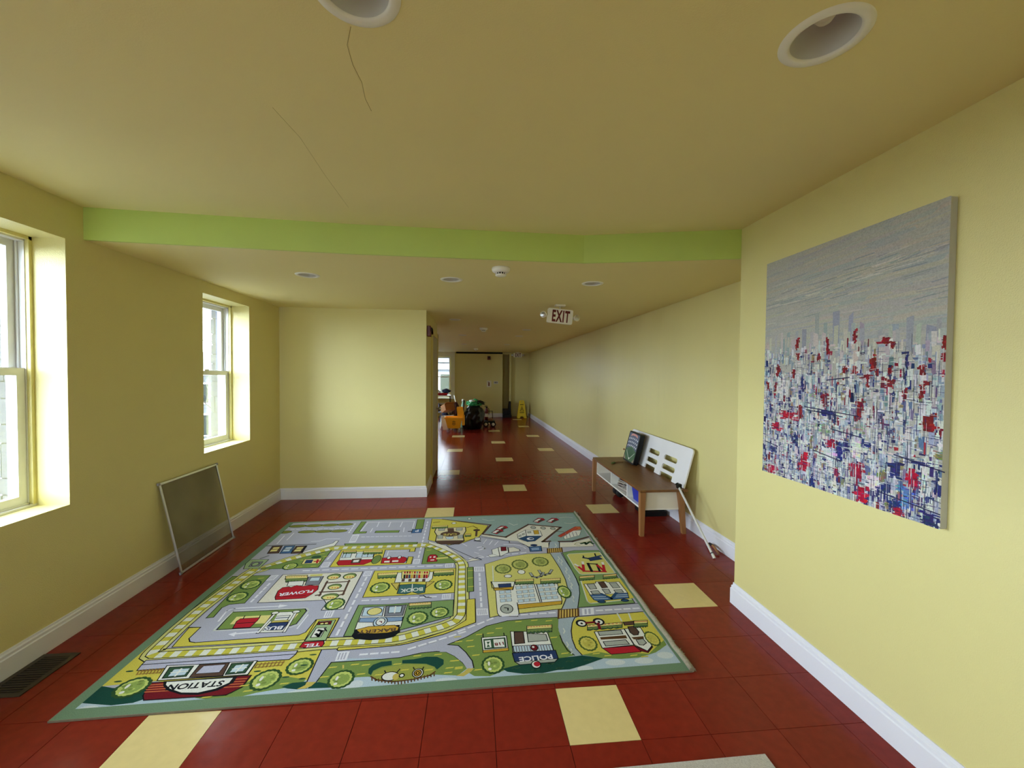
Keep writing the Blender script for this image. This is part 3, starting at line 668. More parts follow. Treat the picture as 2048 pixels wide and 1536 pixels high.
P('yel', ((2.462,0.559),(2.914,0.582),(2.917,0.473),(2.92,0.323),(2.915,0.263),(2.826,0.208),(2.716,0.176),(2.62,0.174),(2.52,0.187),(2.417,0.222),(2.397,0.277),(2.396,0.353),(2.408,0.427),(2.433,0.505)), 0)
P('grn', ((2.417,0.222),(2.513,0.239),(2.581,0.212),(2.711,0.212),(2.784,0.201),(2.875,0.272),(2.919,0.304),(2.915,0.263),(2.826,0.208),(2.716,0.176),(2.62,0.174),(2.52,0.187)), 0)
P('riv', ((2.482,1.469),(2.574,1.476),(2.581,1.331),(2.591,1.17),(2.593,1.033),(2.586,0.924),(2.566,0.832),(2.507,0.658),(2.406,0.666),(2.444,0.767),(2.477,0.839),(2.498,0.948),(2.5,1.076),(2.489,1.216),(2.48,1.36)), 0)
L('k', ((2.48,1.475),(2.48,1.36),(2.489,1.216),(2.5,1.076),(2.496,0.948)), 0.006)
L('k', ((2.574,1.476),(2.581,1.331),(2.591,1.17),(2.593,1.033),(2.586,0.924),(2.566,0.832),(2.507,0.658)), 0.006)
P('riv', ((2.359,0.561),(2.477,0.561),(2.435,0.511),(2.4,0.419),(2.391,0.331),(2.399,0.259),(2.423,0.218),(2.372,0.22),(2.345,0.335),(2.334,0.436)), 0)
L('k', ((2.462,0.559),(2.433,0.505),(2.408,0.427),(2.396,0.353),(2.397,0.277),(2.417,0.222)), 0.006)
L('k', ((2.333,0.395),(2.335,0.328),(2.347,0.264),(2.376,0.223)), 0.006)
P('riv', ((2.574,1.84),(2.643,1.821),(2.609,1.716),(2.579,1.579),(2.491,1.586),(2.519,1.696)), 0)
L('k', ((2.519,1.709),(2.486,1.586)), 0.006)
L('k', ((2.609,1.716),(2.582,1.579)), 0.006)
L('pale', ((2.535,1.41),(2.538,1.366),(2.519,1.346),(2.522,1.304)), 0.007)
L('pale', ((2.554,1.212),(2.557,1.173),(2.539,1.155),(2.542,1.118)), 0.007)
L('pale', ((2.551,1.099),(2.553,1.063),(2.536,1.046),(2.539,1.011)), 0.007)
L('pale', ((2.539,0.978),(2.542,0.944),(2.526,0.929),(2.528,0.897)), 0.007)
L('pale', ((2.51,0.806),(2.513,0.776),(2.498,0.763),(2.501,0.734)), 0.007)
L('pale', ((2.562,1.668),(2.565,1.617),(2.544,1.594),(2.548,1.546)), 0.007)
L('pale', ((2.468,1.298),(2.472,1.257),(2.454,1.239),(2.458,1.199)), 0.007)
L('pale', ((2.547,1.355),(2.55,1.312),(2.532,1.293),(2.535,1.252)), 0.007)
L('pale', ((2.367,0.456),(2.37,0.43),(2.359,0.412)), 0.007)
L('pale', ((2.359,0.332),(2.362,0.308),(2.352,0.292)), 0.007)
L('pale', ((2.369,0.273),(2.371,0.251),(2.362,0.235)), 0.007)
P('grn2', ((2.584,1.479),(2.701,1.517),(2.909,1.501),(2.919,1.437),(2.903,0.688),(2.51,0.665),(2.567,0.832),(2.591,0.949),(2.595,1.042),(2.591,1.17)), 0.006)
P('pyel', ((2.617,1.431),(2.639,1.452),(2.908,1.466),(2.915,1.094),(2.654,1.095),(2.639,1.106),(2.625,1.196)), 0)
L('pale', ((2.617,1.431),(2.639,1.452),(2.908,1.466),(2.915,1.094),(2.654,1.095),(2.639,1.106),(2.625,1.196),(2.617,1.431)), 0.008)
P('navy', ((2.777,1.348),(2.872,1.384),(2.893,1.334),(2.78,1.308)), 0.004)
L('navy', ((2.741,1.372),(2.776,1.353),(2.89,1.394)), 0.022)
L('k', ((2.748,1.405),(2.742,1.367)), 0.012)
L('k', ((2.857,1.441),(2.851,1.397)), 0.012)
L('red', ((2.645,1.254),(2.681,1.154)), 0.022)
L('red', ((2.709,1.28),(2.684,1.154)), 0.022)
L('red', ((2.681,1.144),(2.846,1.124)), 0.02)
L('k', ((2.748,1.267),(2.742,1.14)), 0.022)
L('k', ((2.748,1.267),(2.816,1.251)), 0.016)
L('k', ((2.816,1.251),(2.804,1.135)), 0.018)
L('red', ((2.815,1.231),(2.838,1.142)), 0.022)
L('red', ((2.87,1.268),(2.843,1.141)), 0.022)
L('wht', ((2.643,1.259),(2.656,1.233)), 0.02)
L('wht', ((2.713,1.295),(2.707,1.265)), 0.02)
L('wht', ((2.871,1.273),(2.866,1.247)), 0.02)
P('yel', ((2.619,0.997),(2.928,1.016),(2.928,0.751),(2.854,0.728),(2.604,0.705),(2.592,0.731)), 0)
L('pale', ((2.619,0.997),(2.592,0.731),(2.604,0.705),(2.896,0.732)), 0.008)
H(((2.626,1.066),(2.744,1.075),(2.725,1.014),(2.61,1.006)))
H(((2.812,1.074),(2.92,1.084),(2.898,1.023),(2.792,1.013)))
P('wht', ((2.629,0.954),(2.718,0.959),(2.724,0.98),(2.803,0.978),(2.807,0.965),(2.896,0.967),(2.902,0.809),(2.633,0.804)), 0.006)
P('gry', ((2.649,0.948),(2.704,0.952),(2.703,0.883),(2.655,0.879)), 0.006)
P('gry', ((2.817,0.956),(2.87,0.956),(2.875,0.886),(2.822,0.882)), 0.006)
P('brn2', ((2.739,0.97),(2.784,0.975),(2.787,0.893),(2.743,0.888)), 0.006)
P('gry', ((2.65,0.856),(2.704,0.859),(2.711,0.82),(2.652,0.814)), 0.006)
P('gry', ((2.818,0.858),(2.875,0.862),(2.877,0.823),(2.821,0.819)), 0.006)
P('gry', ((2.738,0.873),(2.785,0.873),(2.784,0.822),(2.744,0.814)), 0.006)
P('blue', ((2.63,0.808),(2.718,0.812),(2.766,0.756),(2.823,0.812),(2.901,0.813),(2.886,0.747),(2.797,0.74),(2.659,0.729),(2.64,0.745)), 0.006)
L('dblu', ((2.718,0.812),(2.765,0.753),(2.82,0.816)), 0.02)
L('lblu', ((2.643,0.781),(2.733,0.781)), 0.006)
L('lblu', ((2.648,0.758),(2.741,0.755)), 0.006)
L('lblu', ((2.815,0.79),(2.89,0.791)), 0.006)
L('lblu', ((2.803,0.768),(2.886,0.769)), 0.006)
E('dblu', 2.686, 0.718, 0.026, 0.015, 0.006)
E('dblu', 2.848, 0.723, 0.025, 0.016, 0.006)
P('road', ((2.51,0.665),(2.92,0.68),(2.923,0.652),(2.915,0.589),(2.48,0.568),(2.507,0.659)), 0)
L('k', ((2.51,0.663),(2.92,0.68)), 0.006)
L('k', ((2.462,0.557),(2.486,0.568),(2.916,0.585)), 0.006)
X(((2.532,0.65),(2.611,0.656),(2.593,0.581),(2.515,0.576)), 3)
D('w', ((2.614,0.621),(2.921,0.626)), 5, 0.014)
P('gold2', ((2.379,0.648),(2.508,0.652),(2.488,0.57),(2.358,0.557)), 0.006)
L('brn', ((2.397,0.649),(2.377,0.559)), 0.008)
L('brn', ((2.416,0.649),(2.395,0.561)), 0.008)
L('brn', ((2.434,0.65),(2.414,0.563)), 0.008)
L('brn', ((2.453,0.65),(2.432,0.565)), 0.008)
L('brn', ((2.471,0.651),(2.451,0.566)), 0.008)
L('brn', ((2.49,0.651),(2.47,0.568)), 0.008)
L('brn', ((2.379,0.648),(2.358,0.557)), 0.012)
L('brn', ((2.508,0.652),(2.488,0.57)), 0.012)
P('gold2', ((2.474,1.569),(2.601,1.575),(2.588,1.492),(2.46,1.482)), 0.006)
L('brn', ((2.492,1.57),(2.478,1.484)), 0.008)
L('brn', ((2.51,1.571),(2.496,1.485)), 0.008)
L('brn', ((2.528,1.572),(2.515,1.487)), 0.008)
L('brn', ((2.546,1.572),(2.533,1.488)), 0.008)
L('brn', ((2.565,1.573),(2.551,1.489)), 0.008)
L('brn', ((2.583,1.574),(2.57,1.491)), 0.008)
L('brn', ((2.474,1.569),(2.46,1.482)), 0.012)
L('brn', ((2.601,1.575),(2.588,1.492)), 0.012)
P('wht', ((2.542,0.41),(2.832,0.429),(2.829,0.262),(2.786,0.222),(2.734,0.278),(2.544,0.265)), 0.006)
P('gry', ((2.563,0.411),(2.705,0.413),(2.704,0.377),(2.563,0.373)), 0.006)
P('gry', ((2.566,0.318),(2.701,0.325),(2.708,0.286),(2.569,0.28)), 0.006)
P('brn', ((2.56,0.358),(2.716,0.364),(2.715,0.336),(2.56,0.337)), 0)
P('brn2', ((2.758,0.441),(2.8,0.445),(2.806,0.388),(2.789,0.361),(2.763,0.36),(2.751,0.386)), 0.006)
P('brn', ((2.742,0.343),(2.815,0.347),(2.81,0.325),(2.749,0.324)), 0)
P('gry', ((2.76,0.32),(2.804,0.325),(2.809,0.289),(2.783,0.271),(2.761,0.276)), 0.006)
L('k', ((2.729,0.421),(2.732,0.278)), 0.008)
P('red', ((2.546,0.265),(2.73,0.271),(2.753,0.228),(2.745,0.218),(2.577,0.212)), 0.006)
P('maroon', ((2.73,0.271),(2.786,0.222),(2.827,0.259),(2.829,0.253),(2.783,0.209),(2.75,0.225)), 0.006)
TR(2.476, 0.311, 0.05, 1, 0.062)
TR(2.858, 0.322, 0.039, 1, 0.063)
H(((2.52,0.477),(2.741,0.487),(2.721,0.434),(2.505,0.426)))
H(((2.818,0.495),(2.905,0.495),(2.878,0.432),(2.792,0.432)))
P('brn2', ((2.747,0.487),(2.814,0.492),(2.805,0.458),(2.744,0.456)), 0.006)
E('k', 2.488, 0.497, 0.035, 0.037, 0)
E('wht', 2.489, 0.495, 0.023, 0.023, 0)
E('k', 2.489, 0.495, 0.008, 0.009, 0)
E('k', 2.598, 0.504, 0.036, 0.037, 0)
E('wht', 2.599, 0.502, 0.023, 0.023, 0)
E('k', 2.599, 0.502, 0.008, 0.01, 0)
L('maroon', ((2.521,0.498),(2.569,0.501)), 0.018)
L('maroon', ((2.59,0.485),(2.584,0.439)), 0.018)
G(((2.666,0.546),(2.706,0.511),(2.843,0.525),(2.454,0.453),(2.417,0.357),(2.429,0.252),(2.497,0.224),(2.555,0.203),(2.696,0.194),(2.751,0.179)))
L('pale', ((2.743,0.577),(2.742,0.501)), 0.01)
L('pale', ((2.816,0.574),(2.806,0.51)), 0.01)
P('wht', ((2.049,0.453),(2.265,0.436),(2.272,0.269),(2.046,0.273)), 0.006)
P('brn2', ((2.07,0.446),(2.124,0.446),(2.12,0.343),(2.063,0.34)), 0.006)
P('gry', ((2.145,0.428),(2.253,0.41),(2.255,0.355),(2.142,0.35)), 0.006)
P('lblu', ((2.052,0.323),(2.268,0.32),(2.27,0.269),(2.053,0.272)), 0.006)
L('gry2', ((2.068,0.322),(2.068,0.272)), 0.006)
L('gry2', ((2.083,0.322),(2.084,0.272)), 0.006)
L('gry2', ((2.098,0.322),(2.099,0.272)), 0.006)
L('gry2', ((2.114,0.322),(2.115,0.271)), 0.006)
L('gry2', ((2.129,0.322),(2.13,0.271)), 0.006)
L('gry2', ((2.144,0.322),(2.146,0.271)), 0.006)
L('gry2', ((2.16,0.321),(2.161,0.271)), 0.006)
L('gry2', ((2.175,0.321),(2.177,0.271)), 0.006)
L('gry2', ((2.191,0.321),(2.192,0.27)), 0.006)
L('gry2', ((2.206,0.321),(2.208,0.27)), 0.006)
L('gry2', ((2.221,0.321),(2.223,0.27)), 0.006)
L('gry2', ((2.237,0.321),(2.239,0.27)), 0.006)
L('gry2', ((2.252,0.321),(2.255,0.27)), 0.006)
P('navy', ((2.042,0.266),(2.282,0.27),(2.283,0.204),(2.049,0.199)), 0.006)
P('gry', ((2.049,0.199),(2.283,0.204),(2.26,0.179),(2.072,0.174)), 0.006)
T('POLICE', ((2.254,0.241),(2.073,0.232)), 0.036, 'w')
E('maroon', 2.168, 0.3, 0.019, 0.024, 0.006)
E('wht', 2.163, 0.306, 0.007, 0.008, 0)
E('wht', 2.158, 0.169, 0.024, 0.027, 0.006)
E('red', 2.163, 0.172, 0.017, 0.018, 0)
H(((2.153,0.497),(2.306,0.499),(2.292,0.428),(2.143,0.426)))
P('wht', ((1.878,0.411),(2.022,0.416),(2.023,0.288),(1.885,0.283)), 0.006)
P('dgrn', ((1.89,0.394),(2.013,0.4),(2.014,0.315),(1.894,0.31)), 0.004)
P('wht', ((1.896,0.382),(1.929,0.384),(1.932,0.322),(1.899,0.32)), 0)
P('wht', ((1.945,0.389),(2.005,0.39),(2.005,0.321),(1.947,0.321)), 0)
P('dgrn', ((1.906,0.371),(1.926,0.371),(1.914,0.349),(1.925,0.328),(1.905,0.326),(1.913,0.349)), 0)
P('gold', ((1.884,0.301),(2.025,0.31),(2.024,0.288),(1.885,0.281)), 0.004)
L('k', ((1.888,0.41),(1.887,0.443)), 0.006)
L('k', ((2.01,0.417),(2.009,0.441)), 0.006)
T('118', ((2,0.365),(1.949,0.357)), 0.025, 'maroon')
TR(1.934, 0.188, 0.058, 0, 0.066)
P('pyel', ((1.922,1.315),(2.122,1.431),(2.292,1.476),(2.479,1.474),(2.49,1.37),(2.505,1.199),(2.509,1.027),(2.496,0.891),(2.447,0.754),(2.401,0.657),(2.247,0.642),(1.991,0.616),(1.933,0.599)), 0.006)
L('pale', ((1.983,1.28),(1.976,1.016)), 0.008)
TR(2.062, 1.229, 0.063, 2, 0.074)
TR(2.2, 1.29, 0.064, 2, 0.081)
TR(2.371, 1.328, 0.066, 2, 0.079)
E('wht', 2.198, 1.167, 0.028, 0.034, 0.006)
E('wht', 2.09, 1.111, 0.028, 0.024, 0.006)
L('k', ((2.265,1.141),(2.275,1.091),(2.302,1.073),(2.335,1.09),(2.362,1.141)), 0.024)
L('gry', ((2.265,1.141),(2.275,1.091),(2.302,1.073),(2.335,1.09),(2.362,1.141)), 0.016)
L('k', ((2.337,1.177),(2.345,1.127),(2.372,1.108),(2.406,1.125),(2.435,1.177)), 0.024)
L('gry', ((2.337,1.177),(2.345,1.127),(2.372,1.108),(2.406,1.125),(2.435,1.177)), 0.016)
P('wht', ((1.963,1.038),(2.128,1.025),(2.137,0.986),(2.438,0.971),(2.423,0.748),(2.412,0.71),(2.121,0.677),(2.12,0.628),(2.108,0.598),(1.996,0.607),(1.983,0.643),(1.985,0.914)), 0.006)
P('gold', ((1.972,0.952),(2.118,0.957),(2.105,0.915),(1.977,0.915)), 0.006)
P('navy', ((2.01,0.999),(2.101,1.003),(2.099,0.952),(2.013,0.948)), 0.006)
L('k', ((1.959,1.038),(1.964,0.949),(2.108,0.913),(2.132,1.021)), 0.006)
P('gold', ((2.123,0.729),(2.423,0.748),(2.41,0.71),(2.119,0.677)), 0.006)
L('k', ((2.121,0.75),(2.12,0.628)), 0.006)
P('lblu', ((2.131,0.956),(2.169,0.96),(2.167,0.92),(2.132,0.916)), 0.003)
P('lblu', ((2.288,0.971),(2.326,0.975),(2.324,0.936),(2.287,0.932)), 0.003)
P('lblu', ((2.176,0.961),(2.213,0.965),(2.211,0.925),(2.175,0.921)), 0.003)
P('lblu', ((2.333,0.974),(2.371,0.978),(2.369,0.939),(2.331,0.935)), 0.003)
P('lblu', ((2.22,0.966),(2.258,0.97),(2.256,0.929),(2.219,0.926)), 0.003)
P('lblu', ((2.378,0.978),(2.417,0.981),(2.414,0.942),(2.376,0.938)), 0.003)
P('lblu', ((2.011,0.904),(2.047,0.908),(2.047,0.87),(2.012,0.866)), 0.003)
P('lblu', ((2.054,0.909),(2.091,0.913),(2.09,0.874),(2.055,0.871)), 0.003)
P('lblu', ((2.13,0.897),(2.167,0.9),(2.166,0.862),(2.131,0.858)), 0.003)
P('lblu', ((2.287,0.914),(2.324,0.917),(2.323,0.88),(2.286,0.876)), 0.003)
P('lblu', ((2.174,0.901),(2.211,0.905),(2.209,0.866),(2.174,0.863)), 0.003)
P('lblu', ((2.331,0.917),(2.368,0.921),(2.367,0.883),(2.33,0.879)), 0.003)
P('lblu', ((2.218,0.906),(2.255,0.91),(2.252,0.871),(2.217,0.867)), 0.003)
P('lblu', ((2.375,0.92),(2.413,0.924),(2.411,0.886),(2.373,0.882)), 0.003)
P('lblu', ((2.011,0.851),(2.047,0.854),(2.046,0.817),(2.012,0.814)), 0.003)
P('lblu', ((2.053,0.855),(2.089,0.859),(2.088,0.821),(2.054,0.818)), 0.003)
P('lblu', ((2.129,0.84),(2.165,0.843),(2.164,0.806),(2.13,0.803)), 0.003)
P('lblu', ((2.286,0.859),(2.322,0.862),(2.321,0.826),(2.285,0.823)), 0.003)
P('lblu', ((2.172,0.844),(2.208,0.848),(2.206,0.811),(2.172,0.807)), 0.003)
P('lblu', ((2.329,0.862),(2.366,0.865),(2.364,0.829),(2.328,0.826)), 0.003)
P('lblu', ((2.215,0.849),(2.251,0.852),(2.249,0.815),(2.214,0.812)), 0.003)
P('lblu', ((2.373,0.865),(2.41,0.868),(2.407,0.832),(2.371,0.829)), 0.003)
P('lblu', ((2.011,0.799),(2.046,0.802),(2.046,0.767),(2.012,0.763)), 0.003)
P('lblu', ((2.053,0.803),(2.088,0.806),(2.087,0.771),(2.053,0.767)), 0.003)
P('lblu', ((2.129,0.785),(2.164,0.788),(2.163,0.753),(2.129,0.75)), 0.003)
P('lblu', ((2.285,0.806),(2.321,0.809),(2.319,0.775),(2.284,0.771)), 0.003)
P('lblu', ((2.17,0.789),(2.206,0.793),(2.204,0.757),(2.17,0.754)), 0.003)
P('lblu', ((2.327,0.809),(2.363,0.812),(2.362,0.777),(2.326,0.774)), 0.003)
P('lblu', ((2.212,0.793),(2.248,0.797),(2.246,0.761),(2.212,0.758)), 0.003)
P('lblu', ((2.37,0.812),(2.406,0.815),(2.404,0.78),(2.368,0.777)), 0.003)
L('k', ((2.269,0.979),(2.274,0.746)), 0.006)
L('k', ((2.285,0.98),(2.285,0.746)), 0.006)
E('gry', 2.046, 0.686, 0.04, 0.051, 0.006)
L('k', ((2.034,0.698),(2.055,0.692)), 0.008)
L('k', ((2.055,0.692),(2.053,0.669)), 0.008)
H(((2.139,1.052),(2.276,1.056),(2.265,0.983),(2.132,0.98)))
H(((2.327,1.049),(2.478,1.052),(2.462,0.978),(2.315,0.976)))
TR(2.463, 0.861, 0.046, 0, 0.08)
TK(((0.164,1.371),(0.146,1.302),(0.12,1.067),(0.097,0.828),(0.098,0.636),(0.109,0.456),(0.115,0.415),(0.138,0.404),(0.194,0.406),(0.479,0.407),(0.869,0.421),(0.998,0.429),(1.161,0.428),(1.278,0.431),(1.366,0.436),(1.425,0.446),(1.511,0.478),(1.65,0.533),(1.724,0.578),(1.755,0.645),(1.754,0.791),(1.746,1.076),(1.742,1.313),(1.724,1.389),(1.687,1.45),(1.571,1.592),(1.421,1.72),(1.254,1.719),(0.979,1.713),(0.644,1.715),(0.576,1.677),(0.345,1.522),(0.214,1.367),(0.178,1.343)))
P('grn', ((1.782,1.274),(1.83,1.276),(1.833,0.916),(1.788,0.912)), 0.006)
G(((1.808,1.219),(1.808,1.103),(1.813,0.979)))
P('yel', ((1.789,0.817),(1.843,0.821),(1.845,0.557),(1.655,0.456),(1.463,0.391),(1.418,0.381),(1.097,0.363),(1.088,0.372),(1.091,0.39),(1.405,0.389),(1.548,0.431),(1.696,0.498),(1.786,0.586)), 0.006)
P('grn2', ((1.085,0.804),(1.282,0.797),(1.7,0.819),(1.705,0.635),(1.397,0.517),(1.134,0.482),(1.088,0.486)), 0.006)
P('wht', ((1.124,0.778),(1.401,0.784),(1.399,0.542),(1.136,0.528),(1.131,0.595)), 0.006)
P('lblu', ((1.131,0.772),(1.256,0.774),(1.265,0.67),(1.138,0.676)), 0.006)
E('tan2', 1.206, 0.724, 0.045, 0.041, 0.006)
P('gry2', ((1.265,0.777),(1.393,0.782),(1.391,0.663),(1.279,0.665)), 0.006)
P('lblu', ((1.288,0.768),(1.37,0.771),(1.373,0.699),(1.296,0.698)), 0.006)
L('wht', ((1.329,0.768),(1.335,0.698)), 0.008)
P('blu2', ((1.136,0.658),(1.395,0.649),(1.397,0.609),(1.32,0.606),(1.231,0.607),(1.136,0.616)), 0.006)
E('lblu', 1.267, 0.608, 0.041, 0.05, 0.006)
E('wht', 1.268, 0.61, 0.026, 0.035, 0.006)
L('maroon', ((1.261,0.615),(1.274,0.611),(1.276,0.599)), 0.006)
P('k', ((1.135,0.482),(1.141,0.543),(1.388,0.566),(1.401,0.5),(1.374,0.458),(1.323,0.444),(1.246,0.44),(1.159,0.458)), 0.006)
P('gold', ((1.143,0.541),(1.209,0.566),(1.359,0.569),(1.39,0.545),(1.388,0.515),(1.336,0.497),(1.263,0.495),(1.176,0.504)), 0.006)
T('BAKERY', ((1.374,0.542),(1.159,0.533)), 0.032, 'brn2')
H(((1.409,0.799),(1.553,0.804),(1.56,0.735),(1.42,0.731)))
TR(1.487, 0.632, 0.063, 0, 0.068)
TR(1.618, 0.681, 0.058, 0, 0.06)
P('yel', ((1.078,1.272),(1.696,1.266),(1.701,0.909),(1.087,0.896)), 0.006)
H(((1.111,1.23),(1.259,1.236),(1.274,1.152),(1.13,1.147)))
H(((1.528,1.237),(1.679,1.243),(1.683,1.158),(1.536,1.153)))
TR(1.175, 1.017, 0.066, 0, 0.072)
TR(1.617, 1.021, 0.063, 0, 0.07)
P('wht', ((1.258,1.227),(1.526,1.22),(1.53,1.116),(1.509,1.076),(1.263,1.079)), 0.006)
P('tan2', ((1.287,1.242),(1.499,1.239),(1.498,1.14),(1.303,1.134)), 0.006)
P('k', ((1.309,1.193),(1.323,1.194),(1.331,1.136),(1.316,1.136)), 0)
P('red', ((1.305,1.241),(1.317,1.241),(1.321,1.209),(1.31,1.208)), 0)
P('maroon', ((1.327,1.192),(1.342,1.192),(1.349,1.135),(1.334,1.135)), 0)
P('maroon', ((1.324,1.239),(1.336,1.24),(1.34,1.208),(1.328,1.207)), 0)
P('navy', ((1.346,1.19),(1.36,1.191),(1.367,1.134),(1.352,1.133)), 0)
P('red', ((1.343,1.238),(1.355,1.239),(1.359,1.206),(1.347,1.205)), 0)
P('gold', ((1.364,1.189),(1.379,1.19),(1.385,1.132),(1.371,1.132)), 0)
P('gold', ((1.361,1.236),(1.373,1.237),(1.377,1.205),(1.365,1.204)), 0)
P('maroon', ((1.383,1.188),(1.397,1.188),(1.403,1.131),(1.389,1.13)), 0)
P('red', ((1.38,1.235),(1.392,1.236),(1.396,1.203),(1.384,1.203)), 0)
P('gry2', ((1.401,1.186),(1.416,1.187),(1.422,1.129),(1.407,1.129)), 0)
P('gry2', ((1.399,1.233),(1.411,1.234),(1.414,1.202),(1.402,1.201)), 0)
P('red', ((1.42,1.185),(1.434,1.185),(1.44,1.128),(1.425,1.128)), 0)
P('red', ((1.418,1.232),(1.43,1.233),(1.433,1.2),(1.421,1.2)), 0)
P('tan', ((1.438,1.183),(1.453,1.184),(1.458,1.127),(1.443,1.126)), 0)
P('tan', ((1.436,1.231),(1.448,1.231),(1.451,1.199),(1.44,1.198)), 0)
P('maroon', ((1.457,1.182),(1.471,1.183),(1.476,1.125),(1.461,1.125)), 0)
P('red', ((1.455,1.229),(1.467,1.23),(1.47,1.198),(1.458,1.197)), 0)
P('red', ((1.475,1.181),(1.49,1.181),(1.494,1.124),(1.479,1.123)), 0)
P('red', ((1.474,1.228),(1.486,1.228),(1.489,1.196),(1.477,1.195)), 0)
P('wht', ((1.281,1.131),(1.304,1.132),(1.308,1.091),(1.285,1.09)), 0)
P('brn2', ((1.306,1.129),(1.329,1.13),(1.332,1.089),(1.31,1.088)), 0)
P('wht', ((1.331,1.127),(1.354,1.128),(1.357,1.087),(1.334,1.086)), 0)
P('brn2', ((1.356,1.125),(1.379,1.126),(1.382,1.085),(1.359,1.084)), 0)
P('wht', ((1.381,1.123),(1.404,1.124),(1.407,1.083),(1.384,1.082)), 0)
P('brn2', ((1.406,1.121),(1.43,1.122),(1.432,1.082),(1.409,1.08)), 0)
P('wht', ((1.432,1.119),(1.455,1.121),(1.457,1.08),(1.434,1.078)), 0)
P('brn2', ((1.457,1.117),(1.48,1.119),(1.482,1.078),(1.459,1.076)), 0)
P('wht', ((1.482,1.115),(1.505,1.117),(1.507,1.076),(1.484,1.074)), 0)
P('tan', ((1.242,1.069),(1.303,1.072),(1.298,0.973)), 0.006)
P('tan', ((1.49,1.071),(1.548,1.073),(1.496,0.989)), 0.006)
P('dteal', ((1.308,1.041),(1.394,1.049),(1.492,1.031),(1.496,0.925),(1.453,0.913),(1.407,0.942),(1.37,0.914),(1.308,0.925)), 0.006)
L('wht', ((1.395,1.046),(1.407,0.942)), 0.006)
T('BOOK', ((1.476,0.998),(1.321,0.986)), 0.047, 'pale')
P('wht2', ((0.411,1.263),(0.992,1.266),(1.002,0.767),(0.865,0.764),(0.869,0.842),(0.841,0.883),(0.419,0.884)), 0.006)
P('pyel', ((0.453,1.246),(0.598,1.244),(0.601,1.189),(0.454,1.187)), 0.004)
H(((0.441,1.238),(0.597,1.239),(0.634,1.145),(0.482,1.144)))
P('wht', ((0.5,1.152),(0.605,1.156),(0.623,1.087),(0.515,1.089)), 0.006)
P('gry2', ((0.614,1.211),(0.723,1.212),(0.733,1.09),(0.636,1.092)), 0.006)
P('lblu', ((0.641,1.199),(0.703,1.2),(0.712,1.148),(0.641,1.15)), 0.003)
P('pyel', ((0.616,1.247),(0.704,1.25),(0.708,1.22),(0.62,1.22)), 0)
P('red', ((0.5,0.947),(0.483,1.027),(0.494,1.07),(0.531,1.079),(0.551,1.068),(0.579,1.093),(0.627,1.077),(0.677,1.089),(0.708,1.078),(0.735,1.08),(0.75,1.023),(0.731,0.962),(0.707,0.92),(0.667,0.914),(0.52,0.911)), 0.006)
L('maroon', ((0.503,0.947),(0.695,0.952)), 0.008)
T('FLOWER', ((0.721,1.026),(0.508,0.993)), 0.038, 'w')
E('grn3', 0.8, 1.202, 0.046, 0.045, 0.006)
E('tan2', 0.8, 1.191, 0.037, 0.028, 0)
E('org', 0.788, 1.187, 0.005, 0.008, 0)
E('org', 0.807, 1.186, 0.006, 0.008, 0)
E('org', 0.826, 1.184, 0.006, 0.008, 0)
E('grn3', 0.914, 1.201, 0.046, 0.045, 0.006)
E('tan2', 0.914, 1.191, 0.037, 0.029, 0)
E('org', 0.901, 1.186, 0.006, 0.008, 0)
E('org', 0.92, 1.185, 0.006, 0.008, 0)
E('org', 0.94, 1.183, 0.006, 0.008, 0)
E('grn3', 0.854, 1.054, 0.045, 0.039, 0.006)
E('tan2', 0.854, 1.045, 0.036, 0.024, 0)
E('org', 0.842, 1.041, 0.006, 0.007, 0)
E('org', 0.861, 1.039, 0.005, 0.007, 0)
E('org', 0.879, 1.038, 0.006, 0.007, 0)
E('grn3', 0.866, 0.924, 0.055, 0.04, 0.006)
E('tan2', 0.866, 0.915, 0.044, 0.025, 0)
E('org', 0.855, 0.911, 0.005, 0.006, 0)
E('org', 0.873, 0.91, 0.005, 0.007, 0)
E('org', 0.89, 0.909, 0.005, 0.007, 0)
L('brn2', ((0.774,1.112),(0.934,1.122)), 0.014)
L('brn2', ((0.929,1.137),(0.944,0.94)), 0.014)
L('brn2', ((0.775,1.137),(0.79,0.941)), 0.014)
L('brn2', ((0.777,0.987),(0.937,0.991)), 0.014)
L('brn2', ((0.765,0.948),(0.792,0.952)), 0.014)
L('brn2', ((0.926,0.941),(0.946,0.951)), 0.014)
TR(0.929, 0.829, 0.059, 0, 0.068)
P('yel', ((0.708,1.67),(1.332,1.668),(1.338,1.363),(0.715,1.358)), 0.006)
P('road', ((1.08,1.642),(1.289,1.639),(1.289,1.592),(1.35,1.592),(1.349,1.495),(1.296,1.499),(1.296,1.381),(1.1,1.391)), 0)
L('k', ((1.1,1.391),(1.08,1.642),(1.289,1.639),(1.289,1.592),(1.335,1.593)), 0.006)
L('k', ((1.331,1.496),(1.296,1.499),(1.296,1.381)), 0.006)
L('w', ((1.118,1.529),(1.112,1.614),(1.262,1.611)), 0.006)
P('wht', ((0.729,1.625),(1.001,1.622),(1.015,1.469),(0.75,1.473)), 0.006)
P('lblu', ((0.746,1.62),(0.812,1.622),(0.826,1.518),(0.757,1.515)), 0.006)
P('lblu', ((0.857,1.599),(0.997,1.598),(1.007,1.513),(0.867,1.515)), 0.006)
H(((0.898,1.638),(1.055,1.639),(1.07,1.569),(0.916,1.569)))
H(((0.73,1.646),(0.838,1.646),(0.853,1.594),(0.746,1.593)))
L('k', ((0.767,1.622),(0.783,1.518)), 0.004)
L('k', ((0.905,1.598),(0.917,1.515)), 0.004)
L('k', ((0.948,1.598),(0.961,1.513)), 0.004)
